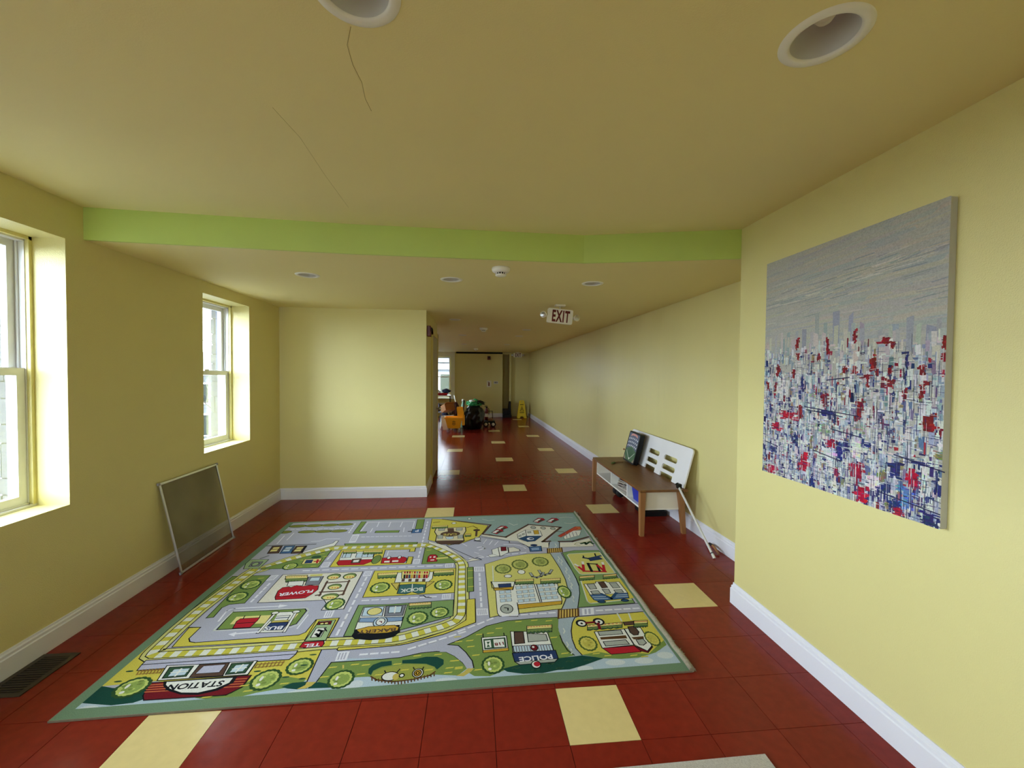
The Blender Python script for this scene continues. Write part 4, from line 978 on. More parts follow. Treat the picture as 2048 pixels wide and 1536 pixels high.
P('red', ((0.75,1.473),(1.018,1.472),(1.012,1.425),(0.966,1.38),(0.774,1.383),(0.746,1.427)), 0.006)
P('brn2', ((0.851,1.488),(0.922,1.495),(0.928,1.413),(0.861,1.412)), 0.004)
P('wht', ((0.867,1.467),(0.911,1.472),(0.912,1.43),(0.872,1.427)), 0)
E('grn3', 1.047, 1.466, 0.034, 0.078, 0.006)
P('red', ((1.087,1.49),(1.256,1.499),(1.288,1.475),(1.291,1.428),(1.278,1.387),(1.099,1.391)), 0.006)
E('wht', 1.14, 1.491, 0.014, 0.026, 0.006)
E('wht', 1.225, 1.493, 0.014, 0.026, 0.006)
P('wht', ((1.117,1.433),(1.158,1.436),(1.161,1.405),(1.12,1.405)), 0)
P('wht', ((1.179,1.436),(1.227,1.44),(1.229,1.409),(1.181,1.41)), 0)
L('k', ((1.167,1.46),(1.174,1.389)), 0.005)
P('grn', ((0.187,1.363),(0.626,1.676),(0.63,1.358)), 0.006)
G(((0.572,1.603),(0.459,1.498),(0.482,1.376),(0.619,1.55),(0.584,1.383)))
P('tan2', ((0.467,1.513),(0.602,1.522),(0.611,1.428),(0.477,1.428)), 0.006)
P('navy', ((0.486,1.499),(0.541,1.503),(0.55,1.439),(0.494,1.437)), 0)
L('red', ((0.563,1.467),(0.605,1.472)), 0.016)
L('red', ((0.577,1.497),(0.59,1.442)), 0.016)
E('dgrn', 0.547, 1.547, 0.039, 0.029, 0)
TR(0.406, 1.396, 0.053, 0, 0.056)
P('grn', ((1.413,1.669),(1.474,1.658),(1.643,1.453),(1.699,1.357),(1.422,1.356)), 0.006)
P('red', ((1.458,1.487),(1.474,1.522),(1.514,1.523),(1.533,1.492),(1.539,1.393),(1.46,1.39)), 0.006)
P('wht', ((1.472,1.486),(1.486,1.489),(1.486,1.465),(1.473,1.462)), 0)
P('wht', ((1.502,1.488),(1.519,1.491),(1.52,1.463),(1.502,1.462)), 0)
P('wht', ((1.484,1.43),(1.514,1.432),(1.514,1.414),(1.484,1.413)), 0)
L('pyel', ((1.543,1.447),(1.609,1.456)), 0.03)
G(((1.451,1.612),(1.569,1.499)))
E('olive2', 0.107, 2.266, 0.084, 0.036, 0.006)
E('olive2', 0.264, 2.269, 0.085, 0.036, 0.006)
E('olive2', 0.41, 2.273, 0.082, 0.036, 0.006)
E('olive2', 0.556, 2.279, 0.074, 0.036, 0.006)
E('olive2', 0.057, 2.117, 0.053, 0.033, 0.006)
E('olive2', 0.255, 2.111, 0.082, 0.033, 0.006)
E('olive2', 0.409, 2.109, 0.081, 0.034, 0.006)
E('olive2', 0.547, 2.108, 0.079, 0.034, 0.006)
D('w', ((0.016,2.19),(0.645,2.163)), 12, 0.01)
D('w', ((0.647,2.304),(0.656,2.041)), 5, 0.012)
P('grn', ((0.695,2.35),(0.744,2.346),(0.743,2.078),(0.816,2.079),(0.817,2.036),(0.699,2.027)), 0.006)
P('grn', ((0.898,2.087),(1.122,2.084),(1.121,2.031),(0.899,2.038)), 0.006)
P('grn', ((1.252,2.374),(1.326,2.374),(1.339,2.102),(1.268,2.102)), 0.006)
P('blue', ((1.242,2.102),(1.334,2.109),(1.336,2.011),(1.244,2.005)), 0.006)
T('P', ((1.303,2.089),(1.27,2.086)), 0.051, 'w')
L('k', ((1.213,2.051),(1.241,2.053)), 0.016)
L('w', ((0.757,2.088),(0.764,2.32),(1.231,2.317),(1.238,2.132)), 0.008)
L('w', ((0.876,2.325),(0.885,2.192)), 0.008)
L('w', ((0.993,2.316),(0.998,2.184)), 0.008)
L('w', ((1.111,2.308),(1.112,2.176)), 0.008)
L('w', ((0.852,2.153),(0.854,2.059)), 0.008)
L('w', ((1.155,2.149),(1.165,2.041)), 0.008)
X(((0.705,2.006),(0.767,2.012),(0.78,1.83),(0.722,1.824)), 5)
D('w', ((0.798,1.947),(1.266,1.938)), 11, 0.01)
L('w', ((0.614,1.92),(0.497,1.925),(0.451,1.879),(0.385,1.874)), 0.008)
L('w', ((0.086,2.026),(0.103,1.847)), 0.008)
L('w', ((0.144,2.089),(0.152,1.924)), 0.008)
P('wht', ((0.376,1.609),(0.416,1.68),(0.586,1.819),(0.594,1.876),(0.622,1.87),(0.621,1.761),(0.582,1.742)), 0.006)
L('gry2', ((0.047,1.803),(0.439,1.811)), 0.022)
P('brn2', ((0.087,1.797),(0.17,1.8),(0.206,1.647),(0.117,1.642)), 0.006)
P('tan2', ((0.11,1.768),(0.163,1.773),(0.175,1.684),(0.117,1.679)), 0.004)
L('brn2', ((0.116,1.726),(0.166,1.73)), 0.012)
P('blue', ((0.194,1.789),(0.277,1.792),(0.309,1.64),(0.22,1.635)), 0.006)
P('lblu', ((0.216,1.76),(0.27,1.765),(0.279,1.676),(0.221,1.672)), 0.004)
L('brn2', ((0.221,1.719),(0.272,1.722)), 0.012)
P('brn2', ((0.291,1.781),(0.375,1.784),(0.402,1.633),(0.313,1.628)), 0.006)
P('tan2', ((0.313,1.753),(0.367,1.758),(0.373,1.669),(0.315,1.665)), 0.004)
L('brn2', ((0.317,1.711),(0.367,1.715)), 0.012)
L('k', ((0.378,1.775),(0.391,1.65)), 0.018)
P('lgrn', ((0.014,1.538),(0.183,1.531),(0.185,1.383),(0.071,1.376)), 0.006)
P('gry2', ((0.075,1.498),(0.157,1.497),(0.165,1.412),(0.09,1.409)), 0.004)
E('lgrn', 0.119, 1.454, 0.024, 0.029, 0.006)
L('gry2', ((0.11,1.554),(0.146,1.6)), 0.016)
P('grn', ((0.694,1.801),(1.332,1.789),(1.333,1.75),(0.711,1.759)), 0.006)
D('w', ((0.665,1.649),(0.65,1.489)), 4, 0.014)
D('w', ((0.528,1.314),(1.676,1.318)), 16, 0.014)
D('w', ((1.043,1.186),(1.045,0.481)), 9, 0.014)
D('w', ((1.088,0.857),(1.596,0.869)), 8, 0.014)
D('w', ((1.366,2.311),(1.383,1.377)), 12, 0.012)
D('w', ((1.877,1.18),(1.884,0.706)), 7, 0.014)
D('w', ((1.219,0.322),(1.441,0.328)), 4, 0.014)
D('w', ((1.47,0.341),(1.798,0.478)), 6, 0.014)
D('w', ((1.738,0.472),(1.967,0.599)), 4, 0.014)
D('w', ((2.006,0.609),(2.365,0.62)), 6, 0.014)
D('w', ((1.79,1.423),(2.296,1.511)), 7, 0.014)
X(((0.641,1.443),(0.697,1.448),(0.703,1.36),(0.647,1.357)), 5)
X(((1.007,1.267),(1.063,1.268),(1.065,1.192),(1.011,1.19)), 5)
X(((1.61,1.351),(1.674,1.355),(1.673,1.286),(1.611,1.28)), 5)
X(((1.348,1.446),(1.4,1.448),(1.402,1.366),(1.351,1.365)), 5)
X(((1.619,0.895),(1.678,0.896),(1.679,0.834),(1.619,0.83)), 5)
X(((1.836,1.279),(1.916,1.276),(1.917,1.202),(1.838,1.203)), 6)
X(((1.85,0.702),(1.924,0.7),(1.925,0.629),(1.852,0.628)), 6)
X(((0.9,0.754),(0.952,0.756),(0.957,0.68),(0.907,0.679)), 4)
X(((1.101,0.351),(1.162,0.353),(1.165,0.283),(1.107,0.28)), 4)
D('w', ((0.376,1.142),(0.372,0.886)), 5, 0.014)
X(((0.334,1.254),(0.386,1.258),(0.379,1.184),(0.328,1.181)), 4)
L('k', ((1.468,0.886),(1.493,0.888),(1.51,0.866),(1.547,0.857)), 0.008)
P('lav', ((0.124,0.367),(0.878,0.382),(0.88,0.353),(0.127,0.334)), 0.006)
P('lav', ((0.127,0.334),(0.88,0.353),(0.864,0.313),(0.624,0.31),(0.136,0.292)), 0.006)
L('brn3', ((0.153,0.287),(0.26,0.29)), 0.006)
L('brn3', ((0.157,0.266),(0.263,0.269)), 0.006)
L('brn3', ((0.147,0.294),(0.158,0.261)), 0.006)
L('brn3', ((0.162,0.295),(0.173,0.262)), 0.006)
L('brn3', ((0.178,0.295),(0.188,0.262)), 0.006)
L('brn3', ((0.193,0.296),(0.203,0.262)), 0.006)
L('brn3', ((0.208,0.296),(0.218,0.263)), 0.006)
L('brn3', ((0.224,0.296),(0.234,0.263)), 0.006)
L('brn3', ((0.239,0.297),(0.249,0.264)), 0.006)
L('brn3', ((0.255,0.297),(0.264,0.264)), 0.006)
L('brn3', ((0.717,0.288),(0.845,0.296)), 0.006)
L('brn3', ((0.716,0.266),(0.843,0.274)), 0.006)
L('brn3', ((0.713,0.295),(0.716,0.262)), 0.006)
L('brn3', ((0.732,0.297),(0.734,0.263)), 0.006)
L('brn3', ((0.75,0.298),(0.752,0.264)), 0.006)
L('brn3', ((0.768,0.299),(0.77,0.265)), 0.006)
L('brn3', ((0.786,0.3),(0.788,0.266)), 0.006)
L('brn3', ((0.805,0.301),(0.806,0.267)), 0.006)
L('brn3', ((0.823,0.302),(0.824,0.268)), 0.006)
L('brn3', ((0.842,0.303),(0.842,0.269)), 0.006)
P('wht', ((0.261,0.316),(0.407,0.313),(0.703,0.316),(0.706,0.216),(0.289,0.211)), 0.006)
P('dgrn', ((0.284,0.302),(0.398,0.302),(0.41,0.229),(0.303,0.224)), 0.006)
P('dgrn', ((0.582,0.305),(0.686,0.309),(0.687,0.229),(0.595,0.225)), 0.006)
P('lblu', ((0.316,0.285),(0.392,0.287),(0.397,0.239),(0.32,0.234)), 0.003)
P('lblu', ((0.61,0.291),(0.675,0.294),(0.67,0.242),(0.607,0.238)), 0.003)
L('wht', ((0.35,0.285),(0.355,0.236)), 0.008)
L('wht', ((0.644,0.291),(0.639,0.238)), 0.008)
L('wht', ((0.318,0.262),(0.393,0.265)), 0.006)
L('wht', ((0.609,0.263),(0.673,0.267)), 0.006)
P('brn2', ((0.423,0.31),(0.567,0.312),(0.588,0.217),(0.431,0.219)), 0.006)
P('lav', ((0.449,0.298),(0.554,0.301),(0.556,0.244),(0.444,0.242)), 0.004)
P('maroon', ((0.269,0.197),(0.726,0.21),(0.723,0.132),(0.677,0.088),(0.321,0.087),(0.295,0.117)), 0.006)
L('org2', ((0.276,0.183),(0.716,0.189)), 0.006)
L('org2', ((0.28,0.168),(0.716,0.172)), 0.006)
L('org2', ((0.284,0.153),(0.716,0.155)), 0.006)
L('org2', ((0.288,0.138),(0.716,0.138)), 0.006)
P('k', ((0.324,0.203),(0.663,0.208),(0.667,0.166),(0.622,0.12),(0.546,0.099),(0.464,0.108),(0.384,0.14),(0.344,0.172)), 0)
P('wht', ((0.341,0.198),(0.648,0.201),(0.648,0.166),(0.604,0.131),(0.537,0.112),(0.46,0.119),(0.388,0.149),(0.351,0.177)), 0.004)
T('STATION', ((0.62,0.185),(0.372,0.178)), 0.037, 'k')
TR(0.204, 0.175, 0.072, 0, 0.065)
TR(0.812, 0.176, 0.067, 0, 0.069)
TR(0.94, 0.257, 0.063, 0, 0.06)
E('dgrn', 0.103, 0.291, 0.018, 0.006, 0)
E('dgrn', 0.104, 0.222, 0.018, 0.006, 0)
E('dgrn', 0.742, 0.238, 0.018, 0.006, 0)
E('dgrn', 0.902, 0.185, 0.018, 0.006, 0)
E('dgrn', 0.974, 0.342, 0.019, 0.006, 0)
E('dgrn', 0.988, 0.167, 0.018, 0.006, 0)
E('dgrn', 0.959, 0.262, 0.018, 0.006, 0)
G(((0.73,0.14),(0.914,0.14),(0.763,0.106),(0.594,0.08)))
P('yel', ((0.875,0.665),(1.006,0.67),(1.006,0.483),(0.881,0.465)), 0.006)
P('lgrn', ((0.895,0.647),(0.991,0.651),(0.999,0.458),(0.883,0.46)), 0.006)
P('maroon', ((0.896,0.637),(0.973,0.642),(0.976,0.606),(0.898,0.607)), 0.004)
E('tan2', 0.922, 0.618, 0.013, 0.01, 0.006)
E('tan2', 0.947, 0.62, 0.013, 0.01, 0.006)
P('wht', ((0.904,0.576),(0.96,0.579),(0.96,0.49),(0.904,0.489)), 0.006)
L('k', ((0.926,0.554),(0.948,0.545),(0.945,0.5),(0.925,0.518)), 0.016)
L('k', ((0.953,0.57),(0.974,0.543)), 0.008)
P('red', ((0.881,0.452),(0.99,0.454),(1.001,0.426),(0.996,0.403),(0.959,0.404),(0.92,0.398),(0.876,0.408)), 0.006)
T('TEL', ((0.981,0.437),(0.896,0.432)), 0.028, 'w')
P('sea', ((1.509,2.379),(1.907,2.422),(2.942,2.442),(2.899,1.794),(2.728,1.706),(2.495,1.712),(2.695,2.053),(2.385,2.15),(2.133,1.85),(1.917,1.931),(2.005,2.161)), 0)
P('wht2', ((2.385,2.133),(2.692,2.04),(2.457,1.71),(2.507,1.69),(2.488,1.583),(2.317,1.616),(2.231,1.742),(2.157,1.759),(1.916,1.884),(1.889,1.914),(1.918,1.955),(2.132,1.838)), 0.004)
L('brn2', ((1.913,1.931),(2.131,1.843),(2.384,2.144),(2.694,2.048),(2.456,1.715),(2.524,1.721)), 0.024)
L('brn2', ((1.511,2.356),(2.005,2.161),(1.917,1.931)), 0.02)
L('brn2', ((2.607,1.708),(2.728,1.706),(2.903,1.794)), 0.024)
P('wht2', ((2.607,1.686),(2.723,1.684),(2.905,1.766),(2.893,1.587),(2.585,1.584)), 0.004)
L('dgrn', ((2.794,1.647),(2.835,1.665),(2.835,1.633),(2.885,1.683),(2.9,1.639)), 0.022)
L('olive2', ((2.924,1.691),(2.755,1.667),(2.729,1.635),(2.775,1.607)), 0.006)
P('yel', ((1.4,2.378),(1.506,2.356),(1.98,2.146),(1.923,1.971),(1.884,1.868),(1.738,1.742),(1.619,1.703),(1.423,1.83)), 0.006)
P('cream', ((1.467,2.116),(1.753,2.121),(1.759,2.019),(1.736,1.913),(1.748,1.778),(1.704,1.717),(1.523,1.728),(1.49,1.797),(1.49,1.931),(1.462,2.017)), 0.01)
P('brn2', ((1.49,1.808),(1.747,1.8),(1.73,1.736),(1.696,1.716),(1.528,1.728)), 0)
P('brn2', ((1.577,2.103),(1.639,2.103),(1.647,2.015),(1.587,2.012)), 0)
E('brn2', 1.614, 1.958, 0.09, 0.061, 0.006)
P('gry', ((1.492,2.101),(1.553,2.102),(1.553,2.039),(1.499,2.038)), 0.004)
P('gry', ((1.663,2.096),(1.725,2.097),(1.723,2.034),(1.667,2.033)), 0.004)
P('gry', ((1.497,1.931),(1.547,1.932),(1.55,1.852),(1.506,1.851)), 0.004)
P('gry', ((1.684,1.924),(1.734,1.925),(1.734,1.845),(1.689,1.842)), 0.004)
P('lblu', ((1.574,1.886),(1.649,1.89),(1.647,1.845),(1.612,1.825),(1.583,1.845)), 0.004)
T('CAFE', ((1.675,1.972),(1.549,1.967)), 0.048, 'tan')
H(((1.421,2.171),(1.577,2.18),(1.581,2.107),(1.428,2.098)))
H(((1.752,1.943),(1.809,1.948),(1.809,1.883),(1.753,1.878)))
L('brn2', ((1.863,2.024),(1.857,1.893)), 0.02)
E('brn2', 1.863, 2.032, 0.03, 0.025, 0.006)
E('wht', 1.868, 1.824, 0.029, 0.04, 0.006)
L('k', ((1.843,1.782),(1.892,1.767)), 0.016)
L('brn', ((1.767,2.107),(1.83,2.141),(1.873,2.074)), 0.01)
L('brn', ((1.429,2.264),(1.487,2.279)), 0.012)
E('wht', 1.635, 2.235, 0.022, 0.024, 0.006)
E('wht', 1.789, 2.351, 0.018, 0.023, 0.006)
L('k', ((1.594,1.69),(1.879,1.85)), 0.006)
L('k', ((1.898,1.862),(2.156,1.748),(2.153,1.711),(2.227,1.7),(2.292,1.653),(2.315,1.6)), 0.006)
P('wht2', ((1.426,1.802),(1.594,1.69),(1.783,1.387),(1.826,1.428),(1.89,1.396),(1.779,1.368),(1.729,1.471),(1.435,1.758)), 0.004)
L('k', ((1.594,1.69),(1.842,1.423),(1.866,1.439),(1.898,1.396)), 0.006)
L('w', ((1.95,1.796),(1.921,1.712)), 0.007)
L('w', ((2.002,1.77),(1.972,1.687)), 0.007)
L('w', ((2.054,1.749),(2.019,1.673)), 0.007)
L('w', ((1.73,1.736),(1.774,1.671)), 0.007)
L('w', ((1.875,1.516),(1.842,1.537)), 0.007)
L('w', ((1.907,1.458),(1.875,1.478)), 0.007)
L('w', ((1.868,1.633),(1.911,1.65),(1.927,1.609),(1.884,1.582)), 0.014)
P('wht', ((1.989,1.58),(2.071,1.634),(2.128,1.624),(2.128,1.516),(2.056,1.443),(1.991,1.485)), 0.006)
P('maroon', ((2.071,1.628),(2.116,1.631),(2.114,1.551),(2.069,1.545)), 0.006)
L('k', ((2.046,1.616),(2.051,1.45)), 0.006)
P('wht', ((1.952,1.473),(1.994,1.492),(2.052,1.447),(1.971,1.438)), 0.004)
P('wht2', ((2.136,1.613),(2.184,1.62),(2.229,1.566),(2.23,1.537),(2.131,1.512)), 0.006)
L('w', ((2.102,1.681),(2.189,1.675),(2.262,1.624),(2.283,1.582)), 0.01)
P('wht', ((2.244,1.9),(2.336,2.003),(2.475,1.973),(2.476,1.853),(2.386,1.731),(2.285,1.745),(2.242,1.801)), 0.006)
P('dblu', ((2.247,1.801),(2.322,1.854),(2.474,1.848),(2.386,1.731),(2.318,1.721)), 0.004)
L('k', ((2.336,2.003),(2.326,1.854)), 0.006)
E('w', 2.354, 1.788, 0.034, 0.03, 0)
E('dblu', 2.363, 1.788, 0.02, 0.016, 0)
P('gold', ((2.41,1.985),(2.459,1.989),(2.453,1.892),(2.407,1.888)), 0.004)
P('gry', ((2.35,1.964),(2.384,1.967),(2.38,1.921),(2.347,1.919)), 0.003)
P('gry', ((2.255,1.876),(2.28,1.89),(2.277,1.844),(2.252,1.834)), 0.003)
P('gry', ((2.292,1.913),(2.315,1.926),(2.312,1.883),(2.29,1.871)), 0.003)
E('gry', 2.421, 2.06, 0.024, 0.036, 0.006)
E('gry', 2.516, 2.04, 0.023, 0.035, 0.006)
E('gry', 2.61, 2.021, 0.023, 0.035, 0.006)
P('blue', ((2.317,1.616),(2.427,1.622),(2.417,1.521),(2.315,1.517)), 0.006)
P('blu2', ((2.331,1.589),(2.405,1.597),(2.401,1.544),(2.33,1.539)), 0.003)
E('navy', 2.365, 1.645, 0.029, 0.02, 0.006)
P('red', ((2.441,2.225),(2.512,2.323),(2.562,2.311),(2.576,2.261),(2.533,2.227),(2.49,2.183)), 0.006)
P('wht', ((2.446,2.225),(2.506,2.295),(2.539,2.298),(2.489,2.211)), 0.003)
P('brn2', ((2.494,2.238),(2.535,2.275),(2.559,2.262),(2.509,2.209)), 0.003)
P('red', ((2.581,2.215),(2.657,2.313),(2.706,2.301),(2.719,2.251),(2.674,2.217),(2.629,2.173)), 0.006)
P('wht', ((2.586,2.215),(2.649,2.284),(2.683,2.288),(2.63,2.201)), 0.003)
P('brn2', ((2.635,2.228),(2.678,2.265),(2.702,2.252),(2.65,2.199)), 0.003)
P('red', ((2.048,2.041),(2.106,2.129),(2.155,2.118),(2.172,2.073),(2.134,2.042),(2.098,2.002)), 0.006)
P('wht', ((2.053,2.041),(2.103,2.104),(2.134,2.106),(2.095,2.027)), 0.003)
P('brn2', ((2.097,2.053),(2.133,2.086),(2.156,2.074),(2.114,2.026)), 0.003)
P('red', ((2.002,1.958),(2.058,2.043),(2.105,2.032),(2.123,1.988),(2.086,1.959),(2.051,1.921)), 0.006)
P('wht', ((2.006,1.958),(2.054,2.018),(2.085,2.021),(2.047,1.945)), 0.003)
P('brn2', ((2.049,1.969),(2.084,2.001),(2.107,1.989),(2.066,1.944)), 0.003)
P('wht', ((2.67,1.811),(2.79,1.957),(2.876,1.951),(2.83,1.834),(2.667,1.754)), 0.004)
P('org2', ((2.619,1.833),(2.844,2.056),(2.893,2.052),(2.887,1.975),(2.793,1.95),(2.641,1.801)), 0.004)
L('red', ((2.629,1.832),(2.842,2.048)), 0.008)
L('red', ((2.638,1.822),(2.848,2.027)), 0.008)
L('red', ((2.647,1.812),(2.855,2.006)), 0.008)
L('gry2', ((2.709,1.897),(2.696,1.781)), 0.006)
L('gry2', ((2.744,1.904),(2.732,1.797)), 0.006)
L('gry2', ((2.779,1.911),(2.769,1.813)), 0.006)
L('gry2', ((2.814,1.919),(2.805,1.829)), 0.006)
L('brn2', ((2.628,1.944),(2.697,1.932)), 0.01)
L('pale', ((1.926,2.327),(1.985,2.28),(2.047,2.295)), 0.008)
L('pale', ((2.191,2.201),(2.234,2.134),(2.277,2.163)), 0.008)
L('pale', ((2.74,2.313),(2.818,2.328),(2.875,2.304)), 0.008)
L('pale', ((2.759,2.161),(2.814,2.138),(2.883,2.169)), 0.008)

print_obj = pr.build('printed_pattern', M_rug, rug, Matrix.Translation(RO + Vector((0, 0, RV))))
# curled, frayed edge on the right and bound edges elsewhere
M_edge = mat('frayed_rug_edge', (150, 140, 120), 0.95, 0.4, 90, 0.6, 200)
re_ = MB(); rr = random.Random(5); a, b = Vector((*RUG[1], 0.012)), Vector((*RUG[2], 0.012)); pts = []
for i in range(40):
    p = a.lerp(b, i / 39); pts.append((p.x + rr.uniform(-0.003, 0.003) - 0.002, p.y, 0.0135 + rr.uniform(-0.001, 0.002)))
re_.tube(pts, [0.0145 if i < 14 else 0.0105 for i in range(40)], 10); re_.build('rolled_edge', M_edge, rug, 'frayed greyish rolled edge')
th = MB()
for i in range(26):
    t = rr.random() ** 1.6; p = a.lerp(b, t); th.tube([(p.x, p.y, 0.02), (p.x + rr.uniform(-.004, .02), p.y + rr.uniform(-.015, .015), 0.024), (p.x + rr.uniform(.004, .026), p.y + rr.uniform(-.02, .02), 0.006)], 0.0022, 5)
tag(th.build('loose_threads', M_edge, rug), kind='stuff')

# small pale carpet by the camera
o = MB().prism([(-0.75, -1.05), (0.755, -1.05), (0.769, -0.114), (-0.74, -0.128)], 0.0004, 0.011).build('carpet_mat', M_mat); tag(o, 'pale grey carpet mat lying on the red tiles at the bottom of the photo', 'mat')

# ================================================================== FLOOR VENT
fv = thing('floor_vent', (-2.60, 0.61, 0), 'dark brown metal floor register beside the left skirting', 'floor vent')
fr = MB()
for q in ((-2.685, -2.505, 0.462, 0.487), (-2.685, -2.505, 0.737, 0.762), (-2.685, -2.660, 0.487, 0.737), (-2.530, -2.505, 0.487, 0.737)): fr.box(q[0], q[1], q[2], q[3], 0.0003, 0.006)
fr.build('frame', M_vent, fv); MB().box(-2.66, -2.53, 0.487, 0.737, 0.0003, 0.0012).build('duct_shade', M_black, fv)  # flat black sheet paints the shade inside the duct
for i in range(15):
    y = 0.495 + i * 0.0165; MB().box(-2.66, -2.53, y, y + 0.006, 0.0012, 0.005).build('slat', M_vent, fv)

# ================================================================== WINDOW SCREEN leaning on the left wall
def mesh_mat():
    m = bpy.data.materials.new('insect_mesh'); m.use_nodes = True; N = m.node_tree.nodes; Lk = m.node_tree.links; N.remove(N['Principled BSDF'])
    t = N.new('ShaderNodeBsdfTransparent'); d = N.new('ShaderNodeBsdfDiffuse'); d.inputs[0].default_value = lin((132, 126, 110)); mx = N.new('ShaderNodeMixShader')
    geo = N.new('ShaderNodeNewGeometry'); n = N.new('ShaderNodeTexNoise'); n.inputs['Scale'].default_value = 3.0; Lk.new(geo.outputs['Position'], n.inputs['Vector'])
    mr = N.new('ShaderNodeMapRange'); mr.inputs['To Min'].default_value = 0.26; mr.inputs['To Max'].default_value = 0.50; Lk.new(n.outputs['Fac'], mr.inputs['Value'])
    Lk.new(mr.outputs['Result'], mx.inputs[0]); Lk.new(t.outputs[0], mx.inputs[1]); Lk.new(d.outputs[0], mx.inputs[2]); Lk.new(mx.outputs[0], N['Material Output'].inputs['Surface']); return m
scn = thing('window_screen', (-2.59, 1.95, 0), 'grey aluminium framed insect screen leaning on the left wall below the windows', 'window screen')
BL, BR, TL, TRr = Vector((-2.580, 1.632, 0.004)), Vector((-2.580, 2.312, 0.004)), Vector((-2.696, 1.585, 0.702)), Vector((-2.696, 2.245, 0.702))
ex = (BR - BL); ey = (TL - BL); nz = ex.cross(ey).normalized(); MS = Matrix(((ex.normalized().x, ey.normalized().x, nz.x, BL.x), (ex.normalized().y, ey.normalized().y, nz.y, BL.y), (ex.normalized().z, ey.normalized().z, nz.z, BL.z), (0, 0, 0, 1)))
WS, HS = ex.length, ey.length; e = 0.016
for q in ((0, WS, 0, e), (0, WS, HS - e, HS), (0, e, e, HS - e), (WS - e, WS, e, HS - e)): MB().box(q[0], q[1], q[2], q[3], -0.004, 0.005, MS, 0.0015).build('frame_bar', M_metal, scn)
MB().box(e - 0.004, WS - e + 0.004, e - 0.004, HS - e + 0.004, 0.000, 0.0006, MS).build('mesh', mesh_mat(), scn, 'dirty grey see-through insect mesh')
for q in ((0, 0), (WS, 0), (0, HS), (WS, HS)): MB().box(q[0] - 0.010, q[0] + 0.010, q[1] - 0.004 if q[1] == 0 else q[1] - 0.016, q[1] + 0.016 if q[1] == 0 else q[1] + 0.004, -0.006, 0.007, MS, 0.002).build('corner_clip', M_greyp, scn)

# ================================================================== BENCH
bn = thing('storage_bench', (1.40, 2.84, 0), 'low bench with walnut top, white cubby shelf and oak legs by the corridor wall', 'bench')
BX0, BX1, BY0, BY1 = 1.165, 1.640, 2.075, 3.615
MB().box(BX0, BX1, BY0, BY1, 0.418, 0.442, bev=0.005).build('top', M_wood, bn)
cz0, cz1 = 0.235, 0.418; cx0, cx1, cy0, cy1 = 1.205, 1.600, 2.125, 3.560
MB().box(cx0, cx1, cy0, cy1, cz0, cz0 + 0.016).build('shelf', M_white, bn)
MB().box(cx0, cx1, cy0, cy0 + 0.018, cz0 + 0.016, cz1).build('side_panel', M_offwhite, bn); MB().box(cx0, cx1, cy1 - 0.018, cy1, cz0 + 0.016, cz1).build('side_panel', M_offwhite, bn)
MB().box(cx1 - 0.012, cx1, cy0 + 0.018, cy1 - 0.018, cz0 + 0.016, cz1).build('back_panel', M_white, bn)
for y in (3.02, 2.52): MB().box(cx0 + 0.004, cx1 - 0.012, y - 0.008, y + 0.008, cz0 + 0.016, cz1).build('divider', M_white, bn)
def leg(tx, ty, fx, fy):
    w, w2 = 0.026, 0.019; mb = MB()
    mb.add([(fx - w2, fy - w2, 0), (fx + w2, fy - w2, 0), (fx + w2, fy + w2, 0), (fx - w2, fy + w2, 0), (tx - w, ty - w, 0.418), (tx + w, ty - w, 0.418), (tx + w, ty + w, 0.418), (tx - w, ty + w, 0.418)], [(0, 3, 2, 1), (4, 5, 6, 7), (0, 1, 5, 4), (1, 2, 6, 5), (2, 3, 7, 6), (3, 0, 4, 7)])
    mb.build('leg', M_leg, bn)
leg(1.193, 2.098, 1.193, 2.098); leg(1.570, 2.098, 1.628, 2.130); leg(1.186, 3.590, 1.178, 3.590); leg(1.575, 3.590, 1.632, 3.600)

# white slotted board standing on the bench, leaning on the wall
def rrect(x0, x1, y0, y1, r, n=4):
    o = []
    for cx, cy, a0 in ((x1 - r, y0 + r, -90), (x1 - r, y1 - r, 0), (x0 + r, y1 - r, 90), (x0 + r, y0 + r, 180)):
        for i in range(n + 1): a = math.radians(a0 + 90 * i / n); o.append((cx + r * math.cos(a), cy + r * math.sin(a)))
    return o
WB, HB = 1.50, 0.385
ang = math.asin((1.702 - 1.604) / HB)
MBd = Matrix.Translation((1.604, 3.600, 0.4462)) @ Matrix(((0, math.sin(ang), math.cos(ang), 0), (-1, 0, 0, 0), (0, math.cos(ang), -math.sin(ang), 0), (0, 0, 0, 1)))
outer = [(0, 0), (0.565, 0), (0.565, 0.055), (0.835, 0.055), (0.835, 0), (0.965, 0), (0.965, 0.055), (1.270, 0.055), (1.270, 0), (WB, 0)] + rrect(0, WB, 0, HB, 0.03)[5:15]
outer = [(0, 0.0), (0.60, 0), (0.60, 0.050), (0.85, 0.050), (0.85, 0), (0.985, 0), (0.985, 0.050), (1.25, 0.050), (1.25, 0), (WB, 0)] + rrect(0, WB, 0, HB, 0.035)[5:15]
holes = [rrect(a, b, c, d, 0.026)[::-1] for a, b in ((0.600, 0.870), (0.985, 1.265)) for c, d in ((0.085, 0.138), (0.185, 0.238))]
v, f = plate(outer, holes, 0.014, MBd); o = MB().add(v, f).build('slotted_board', mat('white_painted_board', (230, 228, 232), 0.5, 0.03)); tag(o, 'white board with six rounded slots leaning on the wall on top of the bench', 'board')

